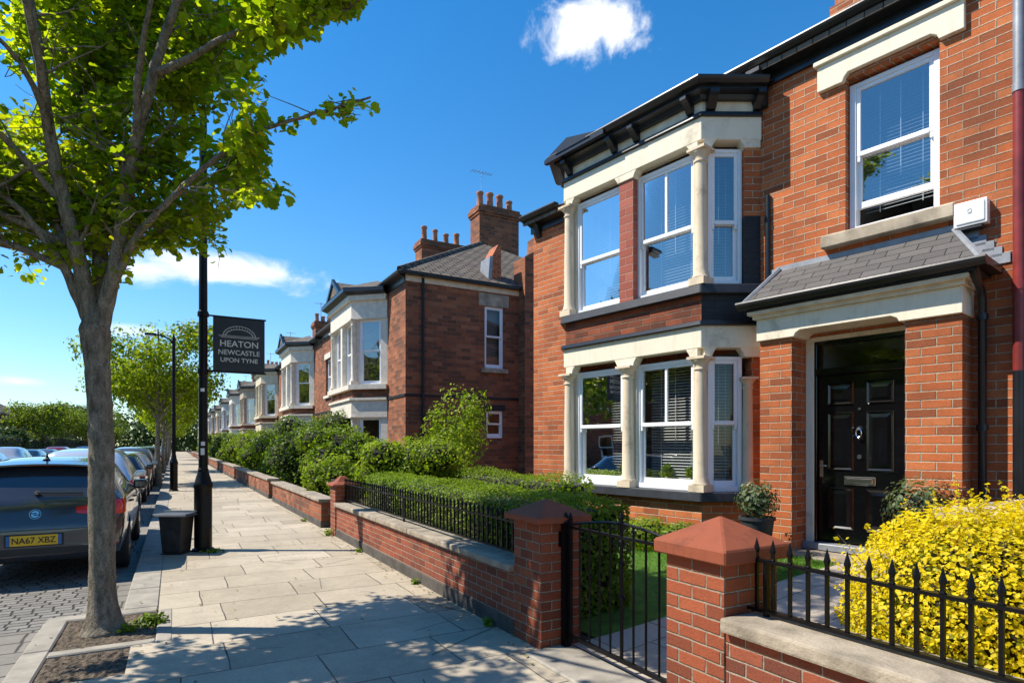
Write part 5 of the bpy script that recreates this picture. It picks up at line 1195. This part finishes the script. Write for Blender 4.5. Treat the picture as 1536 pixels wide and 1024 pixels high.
def tchim(r, F, sd): 
    c = chimney('chimney', F, PIT-.5, PIT+.5, -3.6, -2.0, 7.5, 9.9, r, 4, M['brick2'], sd, .55)
    m = MB(); p = F.p(PIT-.3, -2.4, 0); m.tube([(p.x, p.y, 9.6), (p.x, p.y, 11.2)], .02, 4); m.tube([(p.x-.4, p.y, 11.1), (p.x+.4, p.y, 11.1)], .015, 4); m.build('aerial', M['lead'], r)
tchim(t3, F3, 8)
ordw = ['second', 'third', 'fourth', 'fifth', 'sixth', 'seventh', 'eighth', 'ninth', 'tenth', 'eleventh', 'twelfth']
M['brick3'] = bricks('red_terrace_brick', .34, .13, .015, [(.14,.035,.022,1),(.24,.06,.032,1),(.30,.085,.045,1)], (.33,.25,.19,1), stain=.3)
for i in range(11):
    c = copy_tree(t3, None, {**({'brown_brick': M['brick3']} if i % 2 else {}), 'white_painted_stone': M[('tst2', 'tst3', 'tstone', 'tst4')[i % 4]], 'black_door_paint': DOORS[i % 4]}); c.location.y += PIT*(i+1); c.location.z += (.0, -.15, .1)[i % 3]
    c['label'] = 'brick terraced house with white bay in the receding row, ' + ordw[i] + ' beyond the corner house'
# far house across the road, and its neighbours
def plain_house(label, s0, s1, t0, t1, eave, ridge, mat, name='brick_house', grp='houses across the road'):
    r = thing(name, label, 'house', ((s0+s1)/2, (t0+t1)/2, 0), grp); F = Frame((s1, t0), (0, 1), (1, 0)); L, Dp = t1-t0, s1-s0
    hl = [(a, a+1.1, z, z+1.5, .15) for a in (1.0, 3.6, L-2.2) for z in (.9, 3.6)]
    m = MB(); wall_panels(m, F, 0, L, -.1, eave, hl); g = (t0, t1)
    for q in (0, L): m.quad(F.p(q, 0, -.1), F.p(q, -Dp, -.1), F.p(q, -Dp, eave), F.p(q, -Dp/2, ridge-.1), F.p(q, 0, eave))
    m.quad(F.p(0, -Dp, -.1), F.p(L, -Dp, -.1), F.p(L, -Dp, eave), F.p(0, -Dp, eave)); m.build('wall', mat, r, recalc=False)
    gable_roof(F, -.3, L+.3, .35, -Dp/2, -Dp-.35, eave+.05, ridge, .15).build('roof', M['tile2'], r)
    for h in hl: window(F, *h[:4], -.08, r, fw=.07, blind=False, detail=False, horns=False)
    m = MB(); [roombox(m, F, *h[:4], -.15, -1.2, .02) for h in hl]; m.build('room', M['room'], r, recalc=False)
    chimney('chimney', F, 1.0, 1.9, -Dp/2-.5, -Dp/2+.6, ridge-.8, ridge+1.5, r, 2, mat, 4, .5); chimney('chimney', F, L-1.5, L-.7, -Dp/2-.5, -Dp/2+.5, ridge-.8, ridge+1.3, r, 3, mat, 5, .5); return r
plain_house('brick house with steep dark roof and chimney across the road, beside the bright green tree', -26, -17.0, 84, 95, 5.2, 8.2, M['brick2'])
plain_house('brick house with reddish roof across the road, behind the bright green tree', -27, -17.5, 99, 111, 5.0, 7.9, M['brick2'])
for i, q in enumerate((-18, -6, 6, 18)): plain_house('brick house across the road facing the cream bay house', -25, -16.5, q, q+10.5, 5.6, 8.8, M['brick3'], grp='houses facing the cream bay house')
# ---------------------------------------------------------------- cars
def paint(name, c, metal=.55, rough=.28):
    t = NT(name); b = t.bsdf(c, rough, metal, None, .5, 1.); return t.m
M['cglass'] = (lambda t: (t.bsdf((.012, .02, .026, 1), .03, 0, None, 1., 1.), t.m)[1])(NT('car_glass'))
M['ctrim'] = plain('car_black_trim', (.015, .015, .016, 1), .55, var=.2, bump=0)
M['tyre'] = plain('tyre_rubber', (.018, .018, .018, 1), .85, var=.3, bump=.2)
M['rim'] = plain('wheel_alloy', (.42, .42, .43, 1), .3, .9, var=.1, bump=0)
M['tail'] = (lambda t: (t.bsdf((.62, .012, .008, 1), .08, 0, None, .6, 1.), t.m)[1])(NT('tail_light_red'))
M['amber'] = (lambda t: (t.bsdf((.75, .25, .10, 1), .12, 0, None, .6, 1.), t.m)[1])(NT('lamp_amber'))
M['clear'] = (lambda t: (t.bsdf((.7, .72, .75, 1), .08, .3, None, .6, 1.), t.m)[1])(NT('lamp_clear'))
M['plate_y'] = plain('plate_yellow', (.78, .46, .01, 1), .4, var=.04, bump=0)
M['plate_b'] = plain('plate_blue', (.02, .12, .35, 1), .4, var=.04, bump=0)
M['plate_k'] = plain('plate_black', (.01, .01, .01, 1), .5, var=.04, bump=0)
BODY = paint('car_paint_grey', (.045, .048, .058, 1), .35, .24)
ST_H = [  # y, z bottom, half sill, half belt, z belt, half roof, z roof
 (-2.17, .36, .66, .70, .60, .62, .66), (-2.14, .30, .74, .80, .66, .70, .74), (-2.08, .27, .80, .86, .86, .74, .94), (-2.00, .25, .82, .885, .955, .74, 1.02),
 (-1.90, .24, .83, .895, .975, .70, 1.14), (-1.70, .23, .84, .90, .985, .635, 1.345), (-1.60, .23, .84, .90, .985, .62, 1.405), (-1.45, .22, .845, .90, .985, .61, 1.435), (-.62, .20, .85, .905, .975, .62, 1.475), (-.50, .20, .85, .905, .972, .62, 1.477),
 (.25, .20, .85, .905, .955, .60, 1.445), (.50, .20, .85, .905, .95, .585, 1.40), (1.02, .20, .85, .90, .94, .60, 1.06), (1.14, .20, .85, .895, .925, .64, .99), (1.60, .21, .84, .88, .86, .62, .90), (1.98, .23, .78, .83, .74, .55, .78), (2.13, .27, .70, .76, .60, .52, .64), (2.19, .34, .60, .66, .50, .48, .54)]
def car_body(st, glass_side, glass_rear, glass_front):
    bm = bmesh.new(); rings = []
    for (y, zb, ws, wb, zs, wr, zr) in st:
        h = [(0, zb), (ws*.75, zb), (ws, zb+.06), (wb*.995, zb+(zs-zb)*.42), (wb, zb+(zs-zb)*.70), (wb*.985, zs-.02), (wb*.955, zs+.012), (wr+(wb*.955-wr)*.16, zs+(zr-zs)*.80), (wr*.93, zr-.02*min(1, (zr-zs)*4)), (wr*.5, zr), (0, zr+.006)]
        full = [(x, z) for x, z in h] + [(-x, z) for x, z in h[-2:0:-1]]
        rings.append([bm.verts.new((x, y, z)) for x, z in full])
    k = len(rings[0])
    for i in range(len(rings)-1):
        y = (st[i][0], st[i+1][0])
        for j in range(k):
            f = bm.faces.new([rings[i][j], rings[i][(j+1) % k], rings[i+1][(j+1) % k], rings[i+1][j]]); jj = min(j, k-1-j)
            mi = 0
            if jj == 6 and any(a-.01 <= y[0] and y[1] <= b+.01 for a, b in glass_side): mi = 1
            if jj in (8, 9) and glass_rear[0]-.01 <= y[0] and y[1] <= glass_rear[1]+.01: mi = 1
            if jj in (8, 9) and glass_front[0]-.01 <= y[0] and y[1] <= glass_front[1]+.01: mi = 1
            if jj in (0, 1): mi = 2
            f.material_index = mi; f.smooth = True
    bm.faces.new(rings[0]); bm.faces.new(rings[-1][::-1])
    bmesh.ops.recalc_face_normals(bm, faces=bm.faces)
    cr = bm.edges.layers.float.new('crease_edge')
    for e in bm.edges:
        ms = {f.material_index for f in e.link_faces}
        if len(ms) > 1: e[cr] = .75
    me = bpy.data.meshes.new('body'); bm.to_mesh(me); bm.free(); return me
def evaluated(me, mods):
    ob = bpy.data.objects.new('build', me); COL.objects.link(ob); tmp = []
    for typ, kw in mods:
        m = ob.modifiers.new('m', typ)
        for a, b in kw.items(): setattr(m, a, b)
    dg = bpy.context.evaluated_depsgraph_get(); out = bpy.data.meshes.new_from_object(ob.evaluated_get(dg)); bpy.data.objects.remove(ob); return out
def make_car(name, label, st, gs, gr_, gf, body_mat, detail=True, plate=None, wx=.80, wy=(-1.28, 1.36), wr=.315, group=None, lvl=2, cat='car'):
    r = thing(name, label, cat, (0, 0, 0), group)
    me = evaluated(car_body(st, gs, gr_, gf), [('SUBSURF', dict(levels=lvl, render_levels=lvl))])
    # wheel arches cut out of the body
    cm = MB()
    for s in (-1, 1):
        for y in wy: cm.tube([(s*.60, y, wr), (s*1.2, y, wr)], wr+.065, 28)
    cme = bpy.data.meshes.new('cut'); cme.from_pydata(cm.v, [], cm.f); bmx = bmesh.new(); bmx.from_mesh(cme); bmesh.ops.recalc_face_normals(bmx, faces=bmx.faces); bmx.to_mesh(cme); bmx.free()
    co_ = bpy.data.objects.new('cut', cme); COL.objects.link(co_); me.materials.clear()
    for i in range(3): me.materials.append(None)
    cme.materials.append(None)
    for f in cme.polygons: f.material_index = 0
    me = evaluated(me, [('BOOLEAN', dict(object=co_, operation='DIFFERENCE', solver='EXACT'))]); bpy.data.objects.remove(co_)
    bvh = BVHTree.FromPolygons([v.co.copy() for v in me.vertices], [list(p.vertices) for p in me.polygons])
    # split glass and underside from the painted body
    def part(keep, nm, mat):
        b = bmesh.new(); b.from_mesh(me); dl = [f for f in b.faces if not keep(f)]; bmesh.ops.delete(b, geom=dl, context='FACES')
        q = bpy.data.meshes.new(nm); b.to_mesh(q); b.free(); q.materials.clear()
        for p in q.polygons: p.material_index = 0
        q.polygons.foreach_set('use_smooth', [True]*len(q.polygons)); q.set_sharp_from_angle(angle=R(45)); return link(nm, q, mat, r)
    body = part(lambda f: f.material_index not in (1, 2), 'body', body_mat)
    part(lambda f: f.material_index == 2, 'underbody', M['ctrim'])
    part(lambda f: f.material_index == 1 and f.calc_center_median().y < gr_[1]+.02 and abs(f.normal.x) < .75 and f.normal.y < -.2, 'rear_window', M['cglass'])
    part(lambda f: f.material_index == 1 and f.normal.y > .25 and abs(f.normal.x) < .7, 'windscreen', M['cglass'])
    for sx in (-1, 1): part(lambda f: f.material_index == 1 and f.normal.x*sx > .6 and not (f.normal.y > .25 and abs(f.normal.x) < .7) and not (f.calc_center_median().y < gr_[1]+.02 and abs(f.normal.x) < .75 and f.normal.y < -.2), 'side_window', M['cglass'])
    wheels = []
    for s in (-1, 1):
        for y in wy:
            if wheels: w = copy_tree(wheels[0], r); 
            else:
                m = MB(); w0 = .10
                prof = [(wr*.62, -w0), (wr*.9, -w0), (wr, -w0*.7), (wr, w0*.7), (wr*.9, w0), (wr*.64, w0), (wr*.62, w0*.6)]
                vs = []; fs = []; n = 28
                for rr_, x in prof:
                    for i in range(n): a = 6.2832*i/n; vs.append((x, rr_*math.cos(a), rr_*math.sin(a)))
                for j in range(len(prof)-1):
                    for i in range(n): fs.append([j*n+i, j*n+(i+1) % n, (j+1)*n+(i+1) % n, (j+1)*n+i])
                m.add(vs, fs); w = m.build('wheel', M['tyre'], r, smooth=True, uv=False); wheels.append(w)
                m = MB(); m.tube([(w0*.45, 0, 0), (w0*.5, 0, 0)], wr*.62, 24)
                for i in range(5):
                    a = 6.2832*i/5
                    for da in (-.16, .16): m.tube([(w0*.85, .03*math.cos(a), .03*math.sin(a)), (w0*.8, wr*.58*math.cos(a+da), wr*.58*math.sin(a+da))], [.03, .022], 6)
                m.tube([(w0*.5, 0, 0), (w0*.95, 0, 0)], .045, 12)
                hub = m.build('rim', M['rim'], w, smooth=True, uv=False)
            w.location = (s*wx, y, wr); w.scale = (s, 1, 1)
    def hit(o, d):
        h = bvh.ray_cast(Vector(o), Vector(d).normalized())
        return (h[0], h[1]) if h[0] is not None else (None, None)
    def patch(nm, mat, az, zz, off, parent, nu=8, nv=4, cy=None):
        """a skin panel lying on the body: az bearings from the rear centre line, zz heights (functions of u)"""
        vs = []; fs = []; cy = st[0][0]+.9 if cy is None else cy
        for i in range(nu+1):
            u = i/nu; a = az[0]+(az[1]-az[0])*u; z0, z1 = zz(u)
            for j in range(nv+1):
                z = z0+(z1-z0)*j/nv; d = Vector((math.sin(a), -math.cos(a), 0)); p, n_ = hit(Vector((0, cy, z))+d*4, -d)
                if p is None: p = Vector((0, cy, z))+d*.8; n_ = d
                if n_.dot(d) < 0: n_ = -n_
                vs.append(p+n_*off)
        for i in range(nu):
            for j in range(nv): a = i*(nv+1)+j; fs.append([a, a+1, a+nv+2, a+nv+1])
        b_ = MB(); b_.add(vs, fs); b_.build(nm, mat, parent, smooth='all', uv=False, recalc=False)
    for s in (-1, 1):
        patch('tail_light', M['tail'], (s*.44, s*1.06), lambda u: (.82-.03*math.sin(u*3), .885+.075*min(1, u*1.6)), .008, r, 10, 4)
        if detail:
            patch('tail_lamp_strip', M['amber'], (s*.55, s*.66), lambda u: (.862, .885), .011, r, 5, 2); patch('reflector', M['tail'], (s*.62, s*.76), lambda u: (.43, .46), .006, r, 4, 2)
        m = MB(); x = s*.93; m.box(W, x-.09 if s > 0 else x-.11, x+.11 if s > 0 else x+.09, .60, .74, .93, 1.08); m.build('wing_mirror', body_mat, r, bevel=.035, segs=2, uv=False)
        hl = [hit((s*2, y, z), (-s, 0, 0)) for y, z in ((1.75, .72), (2.02, .60), (2.02, .70), (1.75, .80))]
        if all(h[0] for h in hl):
            m = MB(); m.quad(*[h[0]+h[1]*.006 for h in hl]); m.build('headlight', M['clear'], r, uv=False)
    if detail:
        fl = lambda nm, mat, x0, x1, z0, z1, off, parent=r, nx=10, nz=3: _flat(nm, mat, x0, x1, z0, z1, off, parent, nx, nz)
        def _flat(nm, mat, x0, x1, z0, z1, off, parent, nx, nz):
            vs = []; fs = []
            for i in range(nx+1):
                for j in range(nz+1):
                    p, n_ = hit((x0+(x1-x0)*i/nx, -4, z0+(z1-z0)*j/nz), (0, 1, 0)); vs.append((p if p is not None else Vector((x0+(x1-x0)*i/nx, -2.1, z0+(z1-z0)*j/nz)))+Vector((0, -off, 0)))
            for i in range(nx):
                for j in range(nz): a = i*(nz+1)+j; fs.append([a, a+1, a+nz+2, a+nz+1])
            b_ = MB(); b_.add(vs, fs); return b_.build(nm, mat, parent, smooth='all', uv=False, recalc=False)
        fl('bumper_seam', M['ctrim'], -.72, .72, .642, .652, .002); fl('bumper_insert', M['ctrim'], -.55, .55, .36, .44, .004)
        for s in (-1, 1): patch('tailgate_seam', M['ctrim'], (s*.575, s*.585), lambda u: (.65, .83), .003, r, 1, 8)
        fl('brake_light', M['tail'], -.20, .20, 1.375, 1.395, .035)
        m = MB()
        vs = []; 
        for i in range(13):
            x = -.56+1.12*i/12; zz_ = 1.418-.03*(x/.56)**2; vs += [(x, -1.55, zz_+.015), (x, -1.80, zz_-.012), (x, -1.80, zz_-.032), (x, -1.60, zz_-.03)]
        m.add(vs, [[4*i+j, 4*i+(j+1) % 4, 4*i+4+(j+1) % 4, 4*i+4+j] for i in range(12) for j in range(4)] + [[0, 1, 2, 3], [48, 49, 50, 51]]); m.build('spoiler', body_mat, r, smooth=True, uv=False)
        p, n_ = hit((.0, -4, 1.05), (0, 1, 0))
        if p is not None:
            m = MB(); m.tube([p+n_*.01, p+n_*.035], .03, 10); q = [p+n_*.03]
            for i in range(1, 6):
                h_ = hit((.0+.45*i/5, -4, 1.05-.012*i/5), (0, 1, 0)); q.append((h_[0] if h_[0] is not None else q[-1])+n_*.025)
            m.tube(q, .012, 6); m.build('rear_wiper', M['ctrim'], r, uv=False)
        p, n_ = hit((0, -4, .825), (0, 1, 0)); nn = n_ if n_.y < 0 else -n_
        m = MB(); m.tube([p+nn*.002, p+nn*.012], .058, 28); bd = m.build('badge', M['chrome'], r, smooth=True, uv=False)
        up = Vector((0, 0, 1)); up = (up-nn*up.dot(nn)).normalized(); rtv = Vector((1, 0, 0)); m = MB()
        m.tube([p+nn*.0135+rtv*.047*math.cos(q)+up*.047*math.sin(q) for q in [i*6.2832/24 for i in range(25)]], .006, 5)
        b2 = [(-.045, .004), (.0, .010), (.0, .022), (.045, .016), (.045, -.004), (.0, -.010), (.0, -.022), (-.045, -.016)]
        m.tube([p+nn*.0135+rtv*x_+up*z_ for x_, z_ in ((-.044, .006), (.012, .012), (-.012, -.012), (.044, -.006))], .006, 5); m.build('badge_emblem', M['ctrim'], bd, smooth=True, uv=False)
        m = MB(); m.tube([(0, -1.38, 1.425), (0, -1.34, 1.47), (0, -1.36, 1.53)], [.05, .02, .004], 8); m.build('shark_fin_aerial', M['ctrim'], r, smooth=True, uv=False)
        # number plate in its recess
        p, n_ = hit((0, -4, .535), (0, 1, 0)); py = min((hit((x, -4, z), (0, 1, 0))[0] or p).y for x in (-.3, 0, .3) for z in (.47, .535, .60))-.004
        m = MB(); m.box(W, -.28, .28, py-.002, py+.09, .462, .605); m.build('plate_recess', M['ctrim'], r, bevel=.006, uv=False)
        m = MB(); m.box(W, -.225, .225, py-.011, py-.003, .475, .592); pl = m.build('number_plate', M['plate_y'], r, bevel=.002, uv=False)
        m = MB(); m.box(W, -.26, -.226, py-.011, py-.003, .475, .592); m.build('plate_band', M['plate_b'], pl, uv=False); m = MB(); m.box(W, .226, .26, py-.011, py-.003, .475, .592); m.build('plate_band', M['plate_b'], pl, uv=False)
        if plate: text(plate, .10, Frame((0, py-.0115), (1, 0), (0, -1)), 0, .500, .0035, M['plate_k'], pl, .0006, 'registration', target=.41)
        for (y, z) in ((-.95, .865), (.02, .86)):
            for s in (-1, 1):
                p, n_ = hit((s*3, y, z), (-s, 0, 0)); m = MB(); m.tube([p+Vector((s*.004, -.09, 0)), p+Vector((s*.03, -.06, 0)), p+Vector((s*.03, .06, 0)), p+Vector((s*.004, .09, 0))], .012, 6); m.build('door_handle', body_mat, r, smooth=True, uv=False)
        for s in (-1, 1):
            for y in (-.56, .92, -1.36):
                vs = []; fs = []
                for j in range(9):
                    z = (.30 if y != -1.36 else .72)+(.955-(.30 if y != -1.36 else .72))*j/8
                    for dy in (-.004, .004):
                        p, n_ = hit((s*3, y+dy, z), (-s, 0, 0)); vs.append((p if p is not None else Vector((s*.9, y, z)))+Vector((s*.002, 0, 0)))
                m = MB(); m.add(vs, [[2*j, 2*j+1, 2*j+3, 2*j+2] for j in range(8)]); m.build('door_seam', M['ctrim'], r, uv=False, recalc=False)
    return r
GS_ = [(-1.45, -.62), (-.50, .25), (.25, .50)]
front = make_car('parked_car', 'dark grey hatchback with yellow rear number plate parked behind the tree trunk', ST_H, GS_, (-1.90, -1.60), (.50, 1.02), BODY, True, 'NA67 XBZ', group='cars parked along the near kerb')
front.location = (-1.47, 11.40, -.10); front.scale = (1.03, 1.03, 1.045)
ST_E = [(y, zb, ws*1.01, wb*1.01, zs+.08, wr*1.04, zr+(.16 if zr > 1.1 else .08)) for (y, zb, ws, wb, zs, wr, zr) in ST_H]
cols = dict(silver=(.45, .46, .47, 1), white=(.78, .78, .77, 1), dark=(.02, .022, .026, 1), red=(.28, .015, .012, 1), blue=(.03, .08, .22, 1), pale=(.32, .40, .42, 1), green=(.03, .10, .08, 1), grey=(.14, .145, .15, 1))
PM = {k: paint('car_paint_'+k, v) for k, v in cols.items()}
baseA = make_car('parked_car', 'white roofed tall car parked in front of the dark grey hatchback', ST_E, GS_, (-1.90, -1.60), (.50, 1.02), PM['white'], False, None, group='cars parked along the near kerb', lvl=1, wr=.33)
baseA.location = (-1.66, 17.2, -.10)
baseB = make_car('parked_car', 'dark low hatchback, third in the line parked along the kerb', ST_H, GS_, (-1.90, -1.60), (.50, 1.02), PM['dark'], False, None, group='cars parked along the near kerb', lvl=1)
baseB.location = (-1.62, 22.6, -.10)
def car_copy(src, mat, new, loc, label, grp, rz=0.):
    c = copy_tree(src, None, {mat: PM[new]}); c.location = loc; c.rotation_euler = (0, 0, rz); c['label'] = label; c['group'] = grp; return c
near = ['silver', 'grey', 'pale', 'dark', 'silver', 'red', 'white', 'grey', 'blue', 'silver']
words_ = ['fourth', 'fifth', 'sixth', 'seventh', 'eighth', 'ninth', 'tenth', 'eleventh', 'twelfth', 'thirteenth']
for i, k in enumerate(near):
    A = i % 2 == 1; car_copy(baseA if A else baseB, 'car_paint_white' if A else 'car_paint_dark', k, (-1.62-.06*(i % 3), 28.0+5.5*i, -.10), f'{k if k != "pale" else "pale blue"} {"tall car" if A else "hatchback"}, {words_[i]} in the line parked along the near kerb', 'cars parked along the near kerb')
opp = ['pale', 'green', 'blue', 'white', 'silver', 'dark', 'grey', 'red', 'silver', 'white', 'blue', 'grey', 'pale', 'silver']
ow = ['first', 'second', 'third', 'fourth', 'fifth', 'sixth', 'seventh', 'eighth', 'ninth', 'tenth', 'eleventh', 'twelfth', 'thirteenth', 'last']
for i, k in enumerate(opp):
    A = i % 3 == 1; car_copy(baseA if A else baseB, 'car_paint_white' if A else 'car_paint_dark', k, (-8.15, 20.5+5.6*i, -.10), f'{k if k != "pale" else "pale blue"} {"tall car" if A else "hatchback"} facing this way, {ow[i]} parked at the opposite kerb', 'cars parked at the opposite kerb', math.pi)
